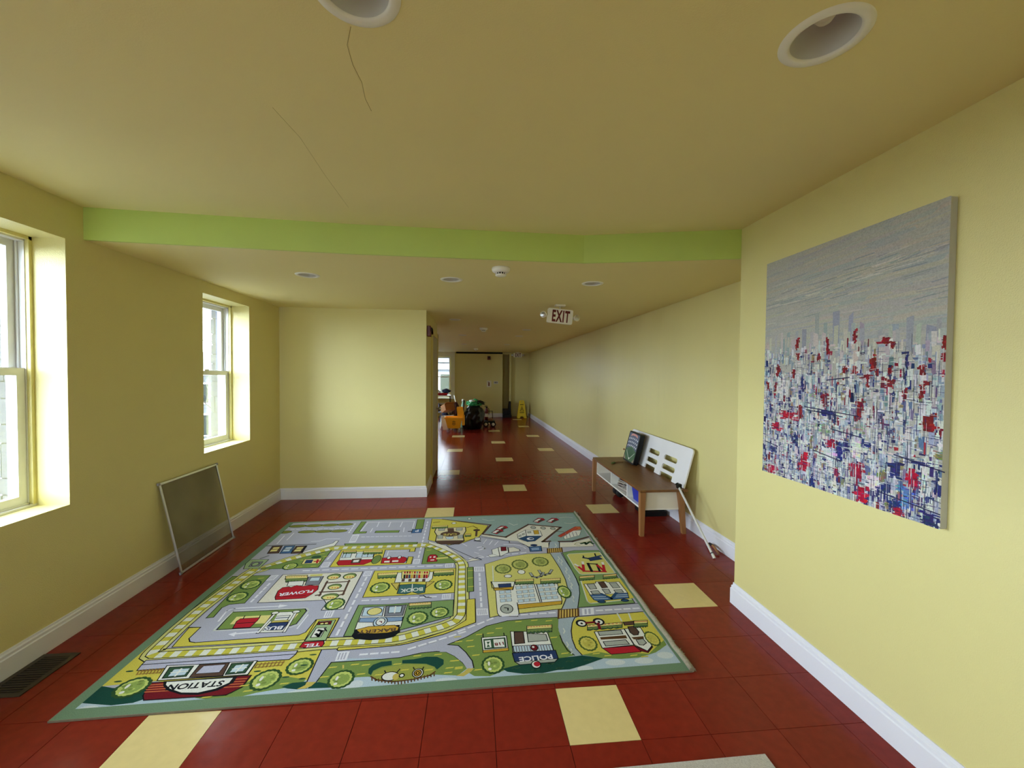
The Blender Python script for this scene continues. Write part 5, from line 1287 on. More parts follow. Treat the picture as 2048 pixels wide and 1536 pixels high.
# baseball tabletop game leaning on the board
gm = thing('tabletop_game', (1.57, 3.20, 0.443), 'black cased baseball tabletop game with green diamond leaning on the slotted board', 'game')
ga = math.radians(14); gr = math.radians(1.2)
MG = Matrix.Translation((1.490, 3.392, 0.4635)) @ Matrix(((0, math.sin(ga), -math.cos(ga), 0), (-1, 0, 0, 0), (0, math.cos(ga), math.sin(ga), 0), (0, 0, 0, 1))) @ Matrix.Rotation(-gr, 4, 'Z')
WG, HG = 0.335, 0.375
v, f = plate(rrect(0, WG, 0, HG, 0.025), [], 0.055, MG @ Matrix.Translation((0, 0, -0.055))); MB().add(v, f).build('case', M_black, gm)
gp = Print(4e-5)
gp.poly(rrect(0.018, WG - 0.018, 0.018, HG - 0.018, 0.012), (72, 82, 112)); gp.poly([(0.018, 0.018), (WG - 0.018, 0.018), (WG - 0.018, 0.15), (WG / 2, 0.20), (0.018, 0.15)], (56, 96, 62)); gp.poly([(WG / 2, 0.03), (0.265, 0.115), (WG / 2, 0.185), (0.07, 0.115)], (40, 84, 52))
gp.line([(WG / 2, 0.035), (0.045, 0.13)], 0.006, (220, 220, 214)); gp.line([(WG / 2, 0.035), (0.29, 0.13)], 0.006, (220, 220, 214)); gp.poly(circ((WG / 2, 0.045), 0.014, 12), (226, 224, 216))
gp.poly([(0.018, 0.018), (0.07, 0.018), (0.018, 0.07)], (150, 132, 112)); gp.poly([(WG - 0.018, 0.018), (WG - 0.07, 0.018), (WG - 0.018, 0.07)], (150, 132, 112))
gp.poly([(0.07, 0.312), (0.12, 0.330), (0.215, 0.330), (0.265, 0.312), (0.265, 0.338), (0.215, 0.354), (0.12, 0.354), (0.07, 0.338)], (206, 140, 130))
for row, (yy, n) in enumerate(((0.19, 6), (0.235, 6), (0.28, 6))):
    for i in range(n): gp.poly(circ((0.045 + i * 0.049, yy + 0.012 * math.sin(math.pi * (i + 0.5) / n)), 0.0125, 10), (218, 220, 224))
gp.build('playfield_print', attr_mat('game_print', 0.3, 0.0, 100, 0.02, 30, 0.5), gm, MG)
MB().tube([(1.560, 3.385, 0.575), (1.580, 3.590, 0.548)], 0.004).blob((1.582, 3.600, 0.547), (0.012, 0.016, 0.012), 1, 0, 1, 2).build('plunger', M_leg, gm, 'wooden plunger knob')
ty = thing('toy_plant', (1.33, 3.25, 0.442), 'small green toy sprig with thin tan stem lying on the bench top', 'toy')
MB().blob((1.300, 3.225, 0.450), (0.022, 0.03, 0.009), 2, 0.3, 3, 2).blob((1.322, 3.250, 0.449), (0.018, 0.02, 0.008), 4, 0.3, 3, 2).build('leaves', mat('toy_leaf', (70, 92, 34), 0.7, 0.3, 40), ty)
MB().tube([(1.322, 3.250, 0.447), (1.38, 3.27, 0.450), (1.455, 3.285, 0.447)], 0.005).build('stem', M_card, ty)
# cubby contents
M_paper = mat('page_paper', (168, 158, 148), 0.8, 0.08); cov = [mat('book_cover_%s' % n, c, 0.5, 0.1) for n, c in (('plum', (74, 44, 56)), ('white', (196, 192, 190)), ('brown', (96, 66, 50)), ('slate', (70, 74, 86)), ('cream', (190, 176, 150)), ('black', (28, 26, 28)))]
bk = [('thick plum book lying lowest in the middle cubby pile', 0, 0.030, 0.20, 0.17, 8), ('white book second from the bottom in the middle cubby pile', 1, 0.014, 0.21, 0.16, -14), ('brown book third in the middle cubby pile', 2, 0.016, 0.19, 0.17, 20), ('slate grey book fourth in the middle cubby pile', 3, 0.014, 0.20, 0.15, -6), ('cream book fifth in the middle cubby pile', 4, 0.012, 0.18, 0.16, 28), ('black book topmost in the middle cubby pile', 5, 0.016, 0.19, 0.15, 12)]
z = cz0 + 0.0165
for lb, ci, h, w, d, rz in bk:
    t = thing('book', (1.33, 2.76, z), lb, 'book', 'books in the bench cubby'); M = Matrix.Translation((1.325, 2.76, z)) @ Matrix.Rotation(math.radians(rz), 4, 'Z')
    MB().box(-d / 2 + 0.004, d / 2 - 0.003, -w / 2 + 0.004, w / 2 - 0.004, 0.002, h - 0.002, M).build('pages', M_paper, t)
    MB().box(-d / 2, d / 2, -w / 2, w / 2, 0, 0.002, M).box(-d / 2, d / 2, -w / 2, w / 2, h - 0.002, h, M).box(d / 2 - 0.003, d / 2, -w / 2, w / 2, 0.002, h - 0.002, M).build('cover', cov[ci], t); z += h + 0.0003
bb = thing('storage_bin', (1.36, 2.30, cz0 + 0.016), 'bright blue plastic bin in the bench cubby beside the near leg', 'bin')
MB().add([(1.245, 2.175, 0.252), (1.50, 2.175, 0.252), (1.50, 2.43, 0.252), (1.245, 2.43, 0.252), (1.235, 2.165, 0.395), (1.515, 2.165, 0.395), (1.515, 2.465, 0.395), (1.235, 2.465, 0.395), (1.24, 2.17, 0.395), (1.51, 2.17, 0.395), (1.51, 2.46, 0.395), (1.24, 2.46, 0.395), (1.25, 2.18, 0.257), (1.495, 2.18, 0.257), (1.495, 2.425, 0.257), (1.25, 2.425, 0.257)],
    [(0, 3, 2, 1), (0, 1, 5, 4), (1, 2, 6, 5), (2, 3, 7, 6), (3, 0, 4, 7), (4, 5, 9, 8), (5, 6, 10, 9), (6, 7, 11, 10), (7, 4, 8, 11), (8, 9, 13, 12), (9, 10, 14, 13), (10, 11, 15, 14), (11, 8, 12, 15), (12, 13, 14, 15)]).build('body', M_blue, bb)
MB().box(1.228, 1.236, 2.158, 2.472, 0.385, 0.398).box(1.514, 1.522, 2.158, 2.472, 0.385, 0.398).box(1.228, 1.522, 2.158, 2.166, 0.385, 0.398).box(1.228, 1.522, 2.464, 2.472, 0.385, 0.398).build('rim', M_blue, bb)
# things pushed under the bench
wt = thing('wheeled_toy', (1.43, 3.36, 0), 'black wheeled toy with white hoop on the floor under the bench', 'toy')
for y in (3.30, 3.42): MB().lathe([(0.012, -0.016), (0.052, -0.016), (0.056, -0.008), (0.056, 0.008), (0.052, 0.016), (0.012, 0.016)], (0, 0, 0), 20, Matrix.Translation((1.43, y, 0.056)) @ Matrix.Rotation(math.pi / 2, 4, 'X')).build('wheel', M_rubber, wt)
MB().box(1.40, 1.50, 3.318, 3.402, 0.05, 0.11, bev=0.01).build('body', M_black, wt); MB().tube([(1.398, 3.325, 0.08), (1.380, 3.315, 0.13), (1.380, 3.345, 0.165), (1.380, 3.380, 0.13), (1.398, 3.385, 0.08)], 0.006).build('hoop', M_pole, wt)
tr_ = thing('floor_tray', (1.56, 2.72, 0), 'flat black tray on the floor under the near end of the bench', 'tray')
MB().box(1.44, 1.69, 2.60, 2.86, 0.0004, 0.008).build('base', M_black, tr_); MB().box(1.44, 1.45, 2.60, 2.86, 0.008, 0.05).box(1.68, 1.69, 2.60, 2.86, 0.008, 0.05).box(1.45, 1.68, 2.60, 2.61, 0.008, 0.05).box(1.45, 1.68, 2.85, 2.86, 0.008, 0.05).build('rim', M_black, tr_)

# white pole leaning against the bench end
pl = thing('extension_pole', (1.604, 1.590, 0), 'white metal extension pole with black clip leaning on the bench end', 'pole')
pb, pt = Vector((1.604, 1.590, 0.012)), Vector((1.533, 2.060, 0.474)); pd = (pt - pb).normalized()
MB().tube([pb, pt], 0.0105, 12).build('tube', M_pole, pl); MB().tube([pb + pd * 0.03, pb + pd * 0.036], 0.0125, 12).build('collar', M_black, pl); MB().tube([pb - pd * 0.012, pb + pd * 0.02], 0.0118, 12).build('end_cap', M_white, pl)
MB().tube([pt - pd * 0.01, pt + pd * 0.035], 0.016, 10).box(1.520, 1.560, 2.045, 2.085, 0.4585, 0.500, bev=0.006).build('clip', M_black, pl); MB().tube([pt - pd * 0.02, pt + Vector((0.03, -0.02, -0.035)), pt + Vector((0.055, 0.0, -0.075))], 0.004).build('strap', M_black, pl)
hk = thing('curved_handle', (1.69, 1.74, 0), 'curved wooden handle with black grip on the floor behind the pole', 'handle')
MB().tube([(1.698, 1.845, 0.010), (1.695, 1.80, 0.034), (1.690, 1.75, 0.040)], [0.009, 0.011, 0.010]).build('grip', M_black, hk); MB().tube([(1.690, 1.75, 0.040), (1.685, 1.70, 0.034), (1.680, 1.640, 0.010)], [0.010, 0.011, 0.009]).build('shaft', M_card, hk)

# ================================================================== PAINTING
CW, CH = 0.933, 1.222; CY0, CZ0, CT = 0.660, 0.964, 0.028
pt_ = thing('canvas_painting', (XR - 0.02, CY0 - CW / 2, CZ0), 'large abstract skyline canvas in grey, blue and red on the right wall', 'painting')
MP = Matrix(((0, 0, -1, XR - CT - 0.002), (-1, 0, 0, CY0), (0, 1, 0, CZ0), (0, 0, 0, 1)))
M_canvas = mat('primed_canvas', (186, 186, 186), 0.8, 0.06, 20, 0.2, 300)
v, f = plate(rrect(0, CW, 0, CH, 0.006, 2), [], CT - 0.0005, MP @ Matrix.Translation((0, 0, -CT + 0.0005))); MB().add(v, f).build('stretched_canvas', M_canvas, pt_)
pp = Print(8e-6); rp = random.Random(11)
pp.poly([(0, 0), (CW, 0), (CW, CH), (0, CH)], (172, 170, 164))
def stroke(x, y, w, h, col, j=10, sk=0.0):
    c = tuple(min(216, max(8, v_ + rp.uniform(-j, j))) for v_ in col); w2, h2 = w / 2, h / 2; r = lambda s: rp.uniform(-s, s)
    P4 = [(x - w2 + r(w * .12), y - h2 + r(h * .08)), (x + w2 + r(w * .12), y - h2 + r(h * .08) + sk), (x + w2 + r(w * .12), y + h2 + r(h * .08) + sk), (x - w2 + r(w * .12), y + h2 + r(h * .08))]
    pp.poly([(min(max(a, 0.0), CW), min(max(b, 0.0), CH)) for a, b in P4], c)
for i in range(420):                                        # brushed sky
    y = rp.uniform(0.66, CH); x = rp.uniform(0, CW); k = rp.random()
    stroke(x, y, rp.uniform(0.08, 0.40), rp.uniform(0.004, 0.020), (170, 169, 164) if k < 0.55 else ((177, 172, 160) if k < 0.8 else (163, 166, 166)), 3, rp.uniform(0.0, 0.02))
for i in range(150):                                        # cloud streaks
    x = rp.uniform(0.03, CW); base = 1.00 + 0.07 * (x - 0.4) + rp.gauss(0, 0.022) if rp.random() < 0.7 else rp.uniform(0.84, 1.1)
    stroke(x, base, rp.uniform(0.03, 0.16), rp.uniform(0.0015, 0.006), rp.choice([(148, 152, 153), (156, 159, 158), (186, 182, 171), (142, 148, 151), (192, 189, 180)]), 4, rp.uniform(0, 0.012))
TW = ((0.365,0.842,0.027,0.079),(0.416,0.803,0.021,0.066),(0.472,0.823,0.034,0.118),(0.549,0.808,0.025,0.083),(0.605,0.771,0.021,0.060),(0.286,0.782,0.023,0.071),(0.687,0.743,0.018,0.048),(0.747,0.746,0.027,0.065),(0.806,0.767,0.024,0.089),(0.885,0.707,0.038,0.093),(0.908,0.755,0.021,0.067),(0.139,0.734,0.034,0.063),(0.179,0.768,0.023,0.062))
for (x, y, w, h) in TW: stroke(x, y - 0.03, w, h + 0.06, (150, 152, 164), 8)
for i in range(60): stroke(rp.uniform(0, CW), rp.uniform(0.64, 0.76), rp.uniform(0.012, 0.03), rp.uniform(0.05, 0.12), rp.choice([(176, 174, 170), (162, 164, 172), (186, 182, 172)]), 8)
def pal(t):
    """colour mix drifts from pale to deep towards the bottom of the picture"""
    k = rp.random(); d = 1 - t / 0.72
    if k < 0.54 - 0.26 * d: return rp.choice([(204, 204, 198), (210, 212, 212), (190, 196, 202), (196, 192, 188)])
    if k < 0.78 - 0.22 * d: return rp.choice([(150, 162, 178), (160, 168, 186), (138, 150, 168), (168, 160, 172)])
    if k < 0.87 - 0.20 * d: return rp.choice([(108, 120, 150), (124, 118, 146), (110, 126, 140), (96, 110, 150)])
    if k < 0.90: return rp.choice([(60, 68, 118), (44, 48, 96), (84, 70, 116), (52, 58, 110)])
    if k < 0.93: return rp.choice([(56, 56, 104), (34, 36, 78)])
    if k < 0.975: return rp.choice([(128, 36, 50), (150, 44, 64), (112, 40, 50), (150, 90, 110)])
    return rp.choice([(132, 128, 96), (140, 146, 130), (150, 132, 104)])
for i in range(3800):
    t = 0.72 * (1 - rp.random() ** 0.9); x = rp.uniform(0, CW)
    if t > 0.58 and rp.random() < 0.5: continue
    if rp.random() < 0.62: stroke(x, t, rp.uniform(0.004, 0.020), rp.uniform(0.012, 0.055), pal(t), 9)
    else: stroke(x, t, rp.uniform(0.010, 0.034), rp.uniform(0.003, 0.012), pal(t), 9)
REDS = ((0.243,0.735,0.024,0.060),(0.248,0.666,0.024,0.042),(0.430,0.703,0.020,0.093),(0.571,0.749,0.020,0.061),(0.530,0.595,0.028,0.033),(0.572,0.594,0.029,0.035),(0.662,0.620,0.028,0.078),(0.716,0.714,0.033,0.038),(0.740,0.696,0.023,0.032),(0.734,0.590,0.018,0.037),(0.733,0.536,0.035,0.042),(0.632,0.566,0.047,0.018),(0.638,0.542,0.014,0.059),(0.856,0.589,0.029,0.043),(0.874,0.539,0.031,0.021),(0.856,0.506,0.020,0.052),(0.795,0.495,0.019,0.054),(0.927,0.691,0.018,0.050),(0.929,0.633,0.020,0.041),(0.110,0.596,0.031,0.064),(0.033,0.505,0.026,0.053),(0.092,0.500,0.025,0.051),(0.421,0.449,0.039,0.066),(0.270,0.374,0.033,0.089),(0.191,0.349,0.113,0.043),(0.111,0.277,0.069,0.045),(0.603,0.415,0.038,0.101),(0.881,0.392,0.054,0.068),(0.462,0.240,0.056,0.043),(0.303,0.119,0.073,0.106),(0.597,0.141,0.065,0.081),(0.832,0.160,0.045,0.084),(0.621,0.041,0.063,0.090),(0.494,0.111,0.030,0.048),(0.075,0.024,0.089,0.052),(0.783,0.014,0.044,0.036),(0.381,0.661,0.021,0.045),(0.222,0.577,0.025,0.049))
BLUES = ((0.280,0.535,0.021,0.071),(0.055,0.381,0.018,0.059),(0.480,0.367,0.017,0.064),(0.429,0.384,0.077,0.033),(0.544,0.243,0.025,0.073),(0.646,0.266,0.046,0.025),(0.086,0.144,0.044,0.032),(0.252,0.222,0.034,0.084),(0.509,0.210,0.030,0.095),(0.360,0.033,0.028,0.069),(0.721,0.079,0.057,0.076),(0.768,0.185,0.062,0.073),(0.917,0.169,0.015,0.092),(0.890,0.025,0.061,0.051),(0.773,0.039,0.044,0.055),(0.851,0.231,0.096,0.017),(0.799,0.625,0.012,0.072),(0.793,0.553,0.009,0.054),(0.751,0.497,0.013,0.015))
MIDS = ((0.815,0.106,0.051,0.036),(0.816,0.062,0.051,0.054),(0.789,0.117,0.035,0.027))
SAGE = ((0.346,0.468,0.042,0.029),(0.425,0.306,0.058,0.066),(0.602,0.334,0.065,0.045)); OCHRE = ((0.714,0.144,0.033,0.066),(0.737,0.027,0.023,0.047),(0.216,0.266,0.019,0.049),(0.347,0.226,0.020,0.069),(0.928,0.273,0.051,0.033))
WHT = ((0.522,0.377,0.053,0.042),(0.432,0.296,0.051,0.099),(0.454,0.189,0.075,0.065),(0.871,0.157,0.024,0.078),(0.676,0.106,0.050,0.068),(0.174,0.185,0.033,0.075),(0.589,0.236,0.044,0.091))
def patch(lst, col, n=5):
    for (x, y, w, h) in lst:
        stroke(x, y, w * 0.62, h * 0.74, col, 8)
        for _ in range(n * 3): stroke(x + rp.uniform(-.5, .5) * w, y + rp.uniform(-.5, .5) * h, w * rp.uniform(.15, .5), h * rp.uniform(.05, .22), tuple(v_ * rp.uniform(0.8, 1.25) for v_ in col), 8)
patch(WHT, (208, 208, 204)); patch(SAGE, (140, 148, 132)); patch(OCHRE, (124, 116, 88)); patch(MIDS, (84, 122, 172)); patch(BLUES, (44, 50, 104))
for (x, y, w, h) in REDS: patch([(x, y, w, h)], (126, 34, 40) if y > 0.35 else (158, 26, 54), 6)
for i in range(1500):                                       # dragged knife lines and drips
    t = 0.70 * (1 - rp.random() ** 0.8); x = rp.uniform(0.005, CW - 0.005); c = rp.choice([(44, 48, 88), (60, 62, 90), (220, 220, 214), (214, 216, 220), (38, 38, 62), (90, 96, 128)])
    if rp.random() < 0.55: stroke(x, t, rp.uniform(0.001, 0.003), rp.uniform(0.015, 0.09), c, 6)
    else: stroke(x, t, rp.uniform(0.008, 0.05), rp.uniform(0.0008, 0.0024), c, 6, rp.uniform(-0.004, 0.004))
for (x0, y0, x1, y1) in ((0.30, 0.405, 0.60, 0.385), (0.31, 0.39, 0.52, 0.375), (0.43, 0.545, 0.55, 0.56), (0.36, 0.19, 0.52, 0.165), (0.46, 0.31, 0.62, 0.292), (0.76, 0.245, 0.94, 0.215), (0.70, 0.075, 0.93, 0.055), (0.02, 0.18, 0.12, 0.165)): pp.line([(x0, y0), (x1, y1)], 0.0045, (38, 40, 76))
pp.build('painted_surface', attr_mat('oil_paint', 0.7, 0.5, 160.0, 0.16, 160.0, 0.15), pt_, MP)

# ================================================================== CEILING FIXTURES
def downlight(c, z, ro, ri, depth, label, group):
    t = thing('recessed_downlight', (c[0], c[1], z), label, 'ceiling light', group)
    MB().lathe([(ri - 0.002, 0.001), (ri, -0.004), (ri + 0.006, -0.006), (ro - 0.004, -0.004), (ro, 0.0005)], (c[0], c[1], z), 40, cap=False).build('trim_ring', M_white, t)
    if depth > 0.01:
        MB().lathe([(ri, -0.003), (ri - 0.006, depth * 0.35), (ri - 0.016, depth * 0.8), (ri * 0.62, depth), (0.001, depth)], (c[0], c[1], z), 40, cap=False).build('reflector', M_can, t)
        MB().lathe([(0.001, depth * 0.42), (0.018, depth * 0.45), (0.03, depth * 0.62), (0.026, depth * 0.8), (0.016, depth * 0.99)], (c[0], c[1], z), 20, cap=False).build('lamp_bulb', M_offwhite, t)
    else:
        MB().lathe([(ri, -0.0035), (ri * 0.5, -0.0015), (0.001, -0.001)], (c[0], c[1], z), 24, cap=False).build('diffuser', M_can, t)
GH = 'recessed lights in the high ceiling'; GL = 'recessed lights in a row beyond the green beam'; GF = 'recessed lights in the far corridor'
downlight(HIGH[0], ZU, 0.113, 0.084, 0.10, 'large white recessed ceiling light above the painting', GH)
downlight(HIGH[1], ZU, 0.113, 0.084, 0.10, 'large white recessed ceiling light cut by the top of the photo, at the plaster crack', GH)
downlight(LOW[0], ZD, 0.092, 0.068, 0.09, 'recessed ceiling light nearest the left windows in the row beyond the green beam', GL)
downlight(LOW[1], ZD, 0.092, 0.068, 0.09, 'middle recessed ceiling light in the row beyond the green beam', GL)
downlight(LOW[2], ZD, 0.092, 0.068, 0.09, 'recessed ceiling light nearest the corridor wall in the row beyond the green beam', GL)
for c, lb in (((-0.673, 4.296), 'corridor ceiling light nearest the partition door'), ((0.508, 5.45), 'corridor ceiling light just behind the near exit sign'), ((-0.629, 6.628), 'corridor ceiling light above the floor reflection, left of the two in its row'), ((0.508, 6.633), 'corridor ceiling light beyond the near exit sign, right of the two in its row'), ((-0.656, 9.106), 'distant ceiling light above the mop bucket'), ((0.462, 9.05), 'distant ceiling light before the far exit sign')):
    downlight(c, ZD, 0.085, 0.062, 0.0, lb, GF)
def detector(c, label):
    t = thing('smoke_detector', (c[0], c[1], ZD), label, 'smoke detector', 'smoke detectors')
    MB().lathe([(0.066, 0.0), (0.067, -0.012), (0.064, -0.024), (0.052, -0.034), (0.040, -0.036)], (c[0], c[1], ZD), 36).build('housing', M_white, t)
    MB().lathe([(0.032, -0.035), (0.032, -0.050)], (c[0], c[1], ZD), 24).build('sensor_core', M_black, t)
    MB().lathe([(0.040, -0.049), (0.041, -0.056), (0.030, -0.062), (0.001, -0.063)], (c[0], c[1], ZD), 28, cap=False).build('cap', M_white, t)
    for i in range(12):
        a = 2 * math.pi * i / 12; x, y = c[0] + 0.036 * math.cos(a), c[1] + 0.036 * math.sin(a); MB().box(x - 0.003, x + 0.003, y - 0.003, y + 0.003, ZD - 0.052, ZD - 0.034).build('grille_bar', M_white, t)
detector((-0.21, 1.384), 'white round smoke detector just beyond the green beam'); detector((-0.24, 5.31), 'small white smoke detector on the corridor ceiling'); detector((-0.334, 10.93), 'farthest smoke detector on the ceiling above the green film')

def exit_sign(c, w, h, tilt, label, lamps=True):
    t = thing('exit_sign', (c[0], c[1], ZD), label, 'exit sign', 'exit signs'); M = Matrix.Translation((c[0], c[1], c[2])) @ Matrix.Rotation(tilt, 4, 'Y') @ Matrix.Scale(-1, 4, (1, 0, 0)) @ Matrix.Rotation(math.pi / 2, 4, 'X') @ Matrix.Scale(-1, 4, (1, 0, 0))
    M = Matrix.Translation(c) @ Matrix.Rotation(tilt, 4, 'Y') @ Matrix(((1, 0, 0, 0), (0, 0, -1, 0), (0, 1, 0, 0), (0, 0, 0, 1)))
    v, f = plate(rrect(-w / 2, w / 2, -h / 2, h / 2, 0.016), [], 0.045, M @ Matrix.Translation((0, 0, -0.045))); MB().add(v, f).build('housing', M_offwhite, t)
    vs, fs = text_faces('EXIT', h * 0.82, w * 0.70, 0.035, 1.16); mb = MB(); ox = -w * 0.35 + w * 0.03
    mb.add([(x + ox, y - h * 0.41, 0.0012) for x, y in vs], fs, M); mb.build('lettering', M_darkred, t, 'dark red EXIT letters')
    MB().box(c[0] - 0.055, c[0] + 0.055, c[1] - 0.02, c[1] + 0.055, ZD - 0.018, ZD - 0.0003, bev=0.003).build('canopy', M_offwhite, t)
    top = c[2] + h / 2; MB().tube([(c[0], c[1] + 0.022, top - 0.012), (c[0], c[1] + 0.022, ZD - 0.012)], 0.008).build('stem', M_offwhite, t)
    if lamps:
        for s in (-1, 1):
            p = M @ Vector((s * (w / 2 + 0.042), 0.0, -0.02)); Mh = Matrix.Translation(p) @ Matrix.Rotation(math.pi / 2, 4, 'X') @ Matrix.Rotation(s * 0.35, 4, 'Y')
            hd = MB().lathe([(0.012, -0.035), (0.026, -0.02), (0.034, 0.01), (0.036, 0.022)], (0, 0, 0), 24, Mh).build('lamp_head', M_offwhite, t)
            MB().lathe([(0.030, 0.0225), (0.020, 0.028), (0.001, 0.030)], (0, 0, 0), 24, Mh, cap=False).build('lens', M_metal, hd)
            q = M @ Vector((s * (w / 2 - 0.005), -0.01, -0.02)); MB().tube([q, p], 0.008).build('lamp_arm', M_offwhite, t)
exit_sign((0.548, 2.86, 2.172), 0.284, 0.160, math.radians(5.0), 'near white EXIT sign with twin lamp heads hanging from the corridor ceiling')
exit_sign((1.135, 12.62, 2.195), 0.292, 0.150, 0.0, 'distant EXIT sign with twin lamp heads at the end of the corridor')

# fire alarm strobes, extinguisher sign, outlets on the far walls
def strobe(c, n, label):
    t = thing('fire_alarm_strobe', c, label, 'fire alarm', 'fire alarm strobes'); ax = Vector(n); s = Vector((-ax.y, ax.x, 0)); c = Vector(c)
    M = Matrix(((s.x, ax.x, 0, c.x), (s.y, ax.y, 0, c.y), (0, 0, 1, c.z), (0, 0, 0, 1)))
    MB().box(-0.055, 0.055, 0.0004, 0.045, -0.065, 0.065, M, 0.006).build('body', M_darkred, t); MB().box(-0.03, 0.03, 0.045, 0.058, 0.0, 0.045, M, 0.004).build('lens', M_black, t)
strobe((XP, 3.60, 2.055), (1, 0, 0), 'red fire alarm strobe on the corridor side of the partition'); strobe((0.136, YFAR, 2.09), (0, -1, 0), 'dark red fire alarm strobe high on the far wall')
es = thing('extinguisher_sign', (0.143, YFAR, 1.17), 'small white sign with red extinguisher symbol on the far wall', 'sign')
MB().box(0.06, 0.226, YFAR - 0.012, YFAR - 0.0004, 1.06, 1.29, bev=0.003).build('plate', M_offwhite, es)
MB().box(0.118, 0.162, YFAR - 0.016, YFAR - 0.0122, 1.10, 1.22, bev=0.004).box(0.128, 0.150, YFAR - 0.016, YFAR - 0.0122, 1.215, 1.245).box(0.095, 0.135, YFAR - 0.016, YFAR - 0.0122, 1.235, 1.25).build('symbol', M_darkred, es)
ot = thing('outlet_plate', (0.385, YFAR, 1.225), 'white triple switch plate beside the extinguisher sign', 'switch plate')
MB().box(0.305, 0.468, YFAR - 0.008, YFAR - 0.0004, 1.175, 1.275, bev=0.002).build('plate', M_offwhite, ot)
for i in range(3): MB().box(0.322 + i * 0.048, 0.350 + i * 0.048, YFAR - 0.012, YFAR - 0.0082, 1.195, 1.255).build('rocker', M_black if i == 1 else M_greyp, ot)

# ================================================================== CLEANING CLUTTER AT THE FAR END
mbk = thing('mop_bucket', (-0.91, 9.25, 0), 'yellow mop bucket with wringer on casters at the far end', 'mop bucket')
def tapered(x0, x1, y0, y1, z0, X0, X1, Y0, Y1, z1, wall=0.008):
    o = [(x0, y0, z0), (x1, y0, z0), (x1, y1, z0), (x0, y1, z0), (X0, Y0, z1), (X1, Y0, z1), (X1, Y1, z1), (X0, Y1, z1)]
    w = wall; i = [(X0 + w, Y0 + w, z1), (X1 - w, Y0 + w, z1), (X1 - w, Y1 - w, z1), (X0 + w, Y1 - w, z1), (x0 + w, y0 + w, z0 + w), (x1 - w, y0 + w, z0 + w), (x1 - w, y1 - w, z0 + w), (x0 + w, y1 - w, z0 + w)]
    return o + i, [(0, 3, 2, 1), (0, 1, 5, 4), (1, 2, 6, 5), (2, 3, 7, 6), (3, 0, 4, 7), (4, 5, 9, 8), (5, 6, 10, 9), (6, 7, 11, 10), (7, 4, 8, 11), (8, 9, 13, 12), (9, 10, 14, 13), (10, 11, 15, 14), (11, 8, 12, 15), (12, 13, 14, 15)]
v, f = tapered(-1.065, -0.745, 9.08, 9.40, 0.10, -1.130, -0.700, 9.02, 9.46, 0.375); MB().add(v, f).build('tub', M_orange, mbk)
rim = MB(); rim.box(-1.150, -0.685, 9.005, 9.022, 0.362, 0.388).box(-1.150, -0.685, 9.458, 9.475, 0.362, 0.388).box(-1.150, -1.130, 9.02, 9.46, 0.362, 0.388).box(-0.702, -0.685, 9.02, 9.46, 0.362, 0.388).build('rim', M_orange, mbk)
v, f = tapered(-0.800, -0.665, 9.10, 9.40, 0.30, -0.835, -0.635, 9.06, 9.44, 0.64); MB().add(v, f).box(-0.700, -0.630, 9.08, 9.42, 0.18, 0.42).build('wringer', M_orange, mbk)
MB().tube([(-0.655, 9.10, 0.46), (-0.660, 9.07, 0.64), (-0.640, 9.06, 0.835)], 0.016).build('wringer_handle', M_black, mbk)
for x, y in ((-1.055, 9.08), (-0.765, 9.08), (-1.055, 9.40), (-0.765, 9.40)):
    cst = MB().lathe([(0.010, -0.014), (0.034, -0.014), (0.036, 0), (0.034, 0.014), (0.010, 0.014)], (0, 0, 0), 16, Matrix.Translation((x, y, 0.036)) @ Matrix.Rotation(math.pi / 2, 4, 'X')).build('caster', M_greyp, mbk); MB().box(x - 0.015, x + 0.015, y - 0.02, y + 0.02, 0.06, 0.112).build('fork', M_metal, cst)
lg = MB(); MLg = Matrix.Translation((-0.905, 9.036, 0.245)) @ Matrix.Rotation(0.21, 4, 'X') @ Matrix(((1, 0, 0, 0), (0, 0, -1, 0), (0, 1, 0, 0), (0, 0, 0, 1)))
v, f = plate(circ((0, -0.02), 0.042, 20), [circ((0, -0.02), 0.034, 20)[::-1]], 0.001, MLg); lg.add(v, f)
for q in ((-0.045, 0.045, 0.032, 0.042), (-0.018, 0.018, 0.052, 0.060), (-0.02, -0.006, -0.034, -0.006), (0.006, 0.02, -0.034, -0.006), (-0.006, 0.006, -0.024, -0.016)): lg.box(q[0], q[1], q[2], q[3], 0.0, 0.001, MLg)
lg.build('emblem', M_vent, mbk)

bag = thing('bin_bag', (-0.38, 9.75, 0), 'big bulging black bin bag between the mop bucket and the wheeled cart', 'bag')
MB().blob((-0.385, 9.78, 0.30), (0.29, 0.28, 0.36), 3, 0.14, 2.6, 4, None, 0.002, 0.645).build('sack', M_bag, bag); MB().blob((-0.55, 9.60, 0.16), (0.13, 0.12, 0.20), 12, 0.25, 3.0, 3, None, 0.002).build('side_fold', M_bag, bag)
gf = thing('plastic_film', (-0.40, 9.80, 0.647), 'crumpled green plastic film heaped on top of the black bin bag', 'plastic film')
MB().blob((-0.38, 9.80, 0.705), (0.20, 0.17, 0.10), 6, 0.28, 3.5, 4, None, 0.647).build('film', M_greenp, gf); MB().blob((-0.44, 9.68, 0.775), (0.085, 0.05, 0.035), 9, 0.2, 3, 3).build('white_scrap', M_white, gf, 'white plastic scrap'); MB().blob((-0.25, 9.80, 0.725), (0.15, 0.12, 0.06), 13, 0.35, 3, 3, None, 0.647).build('dark_strap', M_bag, gf, 'black strap')
bt = thing('bottle', (-0.70, 10.02, 0.0), 'pale green bottle standing behind the bin bag by the wringer handle', 'bottle')
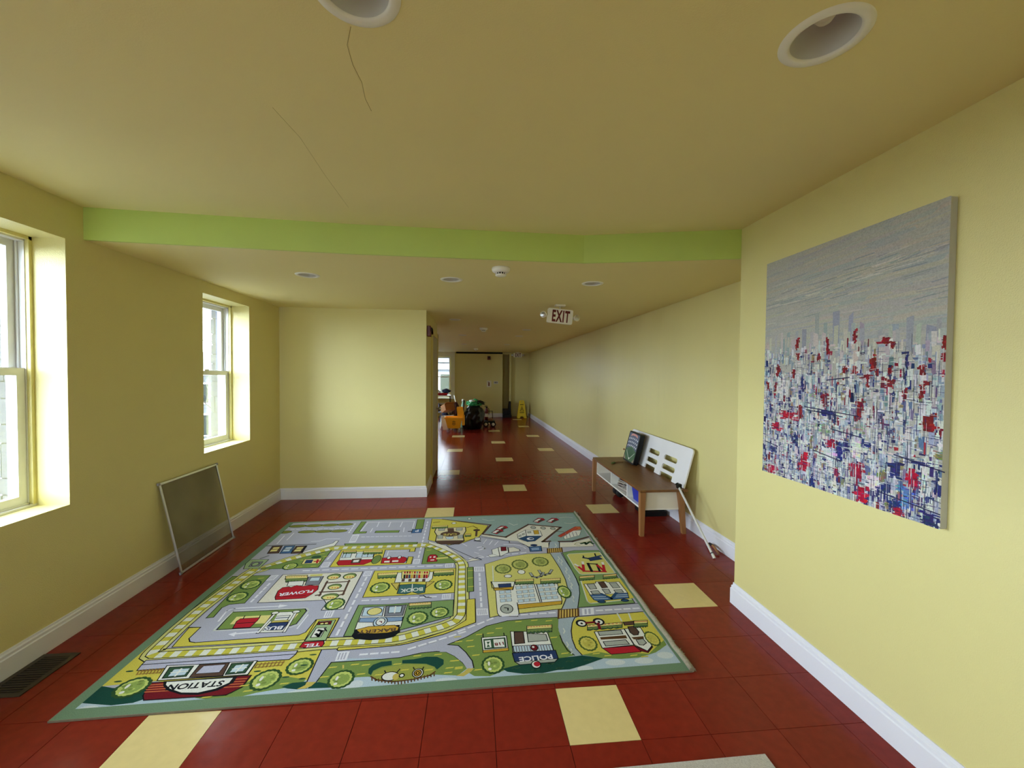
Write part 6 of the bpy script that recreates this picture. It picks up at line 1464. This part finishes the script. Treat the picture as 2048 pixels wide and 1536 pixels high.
MB().lathe([(0.060, 0.0), (0.064, 0.02), (0.064, 0.58), (0.040, 0.66), (0.026, 0.70), (0.026, 0.74)], (-0.70, 10.02, 0.0006), 20).build('body', mat('pale_green_plastic', (150, 196, 166), 0.3, 0.1), bt); MB().lathe([(0.030, 0.74), (0.030, 0.80), (0.024, 0.805)], (-0.70, 10.02, 0.0006), 20).build('cap', M_white, bt)
mh = MB()
for i in range(40):
    a = rs.uniform(-1, 1); mh.tube([(-0.90 + rs.uniform(-.03, .03), 10.02 + rs.uniform(-.05, .05), 0.72), (-0.90 + a * 0.10, 10.02 + rs.uniform(-.1, .1), 0.60), (-0.90 + a * 0.13, 10.0 + rs.uniform(-.12, .05), 0.36 + rs.uniform(0, .08))], 0.010, 5)
mp = thing('mop', (-0.90, 10.02, 0), 'brown string mop head drooping behind the wringer', 'mop'); tag(mh.build('yarn_head', M_mop, mp), kind='stuff'); MB().tube([(-0.90, 10.04, 0.70), (-0.97, 10.5, 0.88)], 0.013).build('handle', M_pole, mp); MB().box(-0.94, -0.86, 9.98, 10.06, 0.0, 0.66, bev=0.01).build('stand', M_rubber, mp)
cb = thing('cardboard_box', (-1.10, 9.55, 0.38), 'open brown cardboard box tipped over behind the mop bucket', 'box'); Mc = Matrix.Translation((-1.10, 9.64, 0.585)) @ Matrix.Rotation(math.radians(35), 4, 'Z') @ Matrix.Rotation(math.radians(-24), 4, 'X')
for q in ((-0.15, 0.15, -0.12, -0.114, -0.09, 0.09), (-0.15, 0.15, 0.114, 0.12, -0.09, 0.09), (-0.15, -0.144, -0.114, 0.114, -0.09, 0.09), (0.144, 0.15, -0.114, 0.114, -0.09, 0.09), (-0.144, 0.144, -0.114, 0.114, -0.09, -0.084)): MB().box(*q, Mc).build('panel', M_card, cb)
MB().box(-0.15, 0.15, -0.23, -0.12, 0.084, 0.09, Mc).build('flap', M_card, cb); MB().box(-0.144, 0.144, -0.02, 0.12, 0.09, 0.096, Mc).build('flap', M_card, cb)
wb = thing('plastic_crate', (-1.10, 9.62, 0), 'white plastic crate on the floor under the cardboard box', 'crate'); v, f = tapered(-1.22, -0.98, 9.52, 9.78, 0.0, -1.25, -0.95, 9.49, 9.81, 0.36); MB().add(v, f).build('body', M_white, wb)
MB().box(-1.262, -0.938, 9.478, 9.49, 0.335, 0.362).box(-1.262, -0.938, 9.81, 9.822, 0.335, 0.362).box(-1.262, -1.25, 9.49, 9.81, 0.335, 0.362).box(-0.95, -0.938, 9.49, 9.81, 0.335, 0.362).build('rim', M_white, wb)
so = thing('step_stool', (-1.42, 10.0, 0), 'grey folding step stool with pale legs at the edge of the doorway', 'step stool')
MB().box(-1.56, -1.28, 9.86, 10.16, 0.43, 0.46, bev=0.01).build('tread', M_greyp, so)
for x in (-1.54, -1.30):
    MB().tube([(x, 9.70, 0.0), (x, 10.08, 0.46)], 0.014).build('leg', M_pole, so); MB().tube([(x, 10.30, 0.0), (x, 9.98, 0.43)], 0.014).build('leg', M_pole, so)
o = MB().blob((-1.42, 10.02, 0.565), (0.13, 0.13, 0.115), 21, 0.25, 3, 3, None, 0.4615).build('cloth_bundle', mat('grey_rag', (96, 92, 108), 0.9, 0.4, 12, 0.4, 30)); tag(o, 'crumpled grey and lilac cloth bundle on the step stool', 'cloth')
o = MB().blob((-1.24, 10.42, 0.22), (0.14, 0.13, 0.22), 23, 0.15, 3, 3, None, 0.002).build('dark_sack', M_navy); tag(o, 'dark blue sack on the floor behind the step stool', 'sack')
rk = thing('metal_rack', (-1.36, 11.1, 0), 'thin legged metal rack in front of the far window', 'rack')
for x in (-1.60, -1.12):
    for y in (10.92, 11.28): MB().tube([(x, y, 0.0), (x, y, 0.86)], 0.009).build('leg', M_vent, rk)
MB().box(-1.62, -1.10, 10.90, 11.30, 0.845, 0.862).build('top', M_metal, rk); MB().tube([(-1.60, 10.92, 0.60), (-1.12, 10.92, 0.60)], 0.010).tube([(-1.60, 11.28, 0.60), (-1.12, 11.28, 0.60)], 0.010).build('rail', M_pole, rk)
rb = thing('red_tray', (-1.40, 11.1, 0.863), 'red tray heaped on the metal rack by the far window', 'tray'); v, f = tapered(-1.56, -1.22, 10.98, 11.22, 0.863, -1.60, -1.18, 10.94, 11.26, 0.925); MB().add(v, f).build('body', M_red, rb); MB().box(-1.61, -1.17, 10.932, 10.942, 0.915, 0.93).box(-1.61, -1.17, 11.26, 11.27, 0.915, 0.93).build('rim', M_red, rb)
o = MB().blob((-1.235, 11.1, 0.985), (0.125, 0.13, 0.075), 31, 0.18, 2, 3, None, 0.9312).build('navy_bundle', M_navy); tag(o, 'dark navy folded bundle lying on the red tray', 'bundle')
o = MB().blob((-1.49, 11.08, 0.965), (0.075, 0.08, 0.065), 33, 0.2, 3, 3, None, 0.9312).build('white_bundle', M_white); tag(o, 'small white crumpled bundle on the red tray', 'bundle')
hc = thing('wheeled_cart', (0.04, 10.25, 0), 'low black wheeled cart carrying the fire extinguisher', 'cart')
MB().box(-0.08, 0.20, 10.10, 10.52, 0.12, 0.17, bev=0.01).build('deck', M_black, hc); MB().tube([(-0.05, 10.50, 0.15), (-0.06, 10.54, 0.42), (0.16, 10.54, 0.42), (0.17, 10.50, 0.15)], 0.012).build('handle', M_black, hc); MB().box(0.02, 0.16, 10.13, 10.28, 0.17, 0.235, bev=0.01).build('motor_block', M_card, hc)
for x, y in ((-0.045, 10.085), (0.165, 10.085), (-0.045, 10.48), (0.165, 10.48)):
    w_ = MB().lathe([(0.02, -0.02), (0.075, -0.02), (0.082, 0), (0.075, 0.02), (0.02, 0.02)], (0, 0, 0), 24, Matrix.Translation((x, y, 0.082)) @ Matrix.Rotation(math.pi / 2, 4, 'X')).build('wheel', M_rubber, hc); MB().lathe([(0.001, -0.024), (0.045, -0.023), (0.045, 0.023), (0.001, 0.024)], (0, 0, 0), 18, Matrix.Translation((x, y, 0.082)) @ Matrix.Rotation(math.pi / 2, 4, 'X'), cap=False).build('hub', M_white, w_)
fe = thing('fire_extinguisher', (-0.02, 10.35, 0.17), 'red fire extinguisher with white label standing on the black cart', 'fire extinguisher')
MB().lathe([(0.04, 0.0), (0.052, 0.01), (0.053, 0.28), (0.045, 0.32), (0.020, 0.34), (0.018, 0.36)], (-0.02, 10.35, 0.171), 24).build('cylinder', M_darkred, fe); MB().lathe([(0.0536, 0.10), (0.0536, 0.20)], (-0.02, 10.35, 0.171), 24, cap=False).build('label_band', M_offwhite, fe); MB().box(-0.04, 0.0, 10.33, 10.37, 0.53, 0.56, bev=0.004).box(-0.075, 0.02, 10.342, 10.358, 0.56, 0.572).box(-0.075, 0.01, 10.342, 10.358, 0.585, 0.597).build('valve', M_black, fe); MB().tube([(0.0, 10.35, 0.545), (0.05, 10.34, 0.50), (0.056, 10.33, 0.40), (0.05, 10.33, 0.34)], 0.009).build('hose', M_black, fe)
bc = thing('low_black_chair', (0.75, 12.95, 0), 'low black chair tucked into the recess at the far end', 'chair')
MB().box(0.63, 0.93, 12.55, 12.90, 0.0, 0.10, bev=0.01).build('base', M_black, bc); MB().box(0.635, 0.85, 12.56, 12.90, 0.10, 0.30, bev=0.02).build('seat', M_black, bc)
MB().add([(0.80, 12.56, 0.10), (0.915, 12.56, 0.10), (0.915, 12.90, 0.10), (0.80, 12.90, 0.10), (0.845, 12.56, 0.55), (0.90, 12.56, 0.57), (0.90, 12.90, 0.57), (0.845, 12.90, 0.55)], [(0, 3, 2, 1), (4, 5, 6, 7), (0, 1, 5, 4), (1, 2, 6, 5), (2, 3, 7, 6), (3, 0, 4, 7)]).build('backrest', M_black, bc)
ws = thing('wet_floor_sign', (1.28, 12.55, 0), 'yellow folding wet floor sign standing at the end of the corridor wall', 'floor sign')
for s, nm in ((-1, 'panel'), (1, 'panel')):
    a = math.atan2(0.13, 0.61) * s; Mw = Matrix.Translation((1.28, 12.56 + 0.13 * s, 0)) @ Matrix.Rotation(a, 4, 'X') @ Matrix(((1, 0, 0, 0), (0, 0, -1, 0), (0, 1, 0, 0), (0, 0, 0, 1)))
    v, f = plate([(-0.16, 0.0), (-0.075, 0.0), (-0.055, 0.06), (0.055, 0.06), (0.075, 0.0), (0.16, 0.0), (0.085, 0.60), (0.06, 0.625), (-0.06, 0.625), (-0.085, 0.60)], [[(-0.03, 0.555), (-0.03, 0.585), (0.03, 0.585), (0.03, 0.555)]], 0.012, Mw); po = MB().add(v, f).build(nm, M_yellow, ws)
    if s < 0:
        mk = MB(); z = 0.0125
        mk.box(-0.06, 0.06, 0.465, 0.485, z, z + 0.001, Mw); mk.box(-0.08, 0.08, 0.185, 0.205, z, z + 0.001, Mw)
        v, f = plate([(-0.075, 0.24), (0.075, 0.24), (0, 0.42)], [[(-0.055, 0.252), (0, 0.39), (0.055, 0.252)]], 0.001, Mw @ Matrix.Translation((0, 0, z))); mk.add(v, f); mk.box(-0.012, 0.012, 0.28, 0.34, z, z + 0.001, Mw); mk.build('warning_print', M_black, po)
bpy.context.view_layer.update()
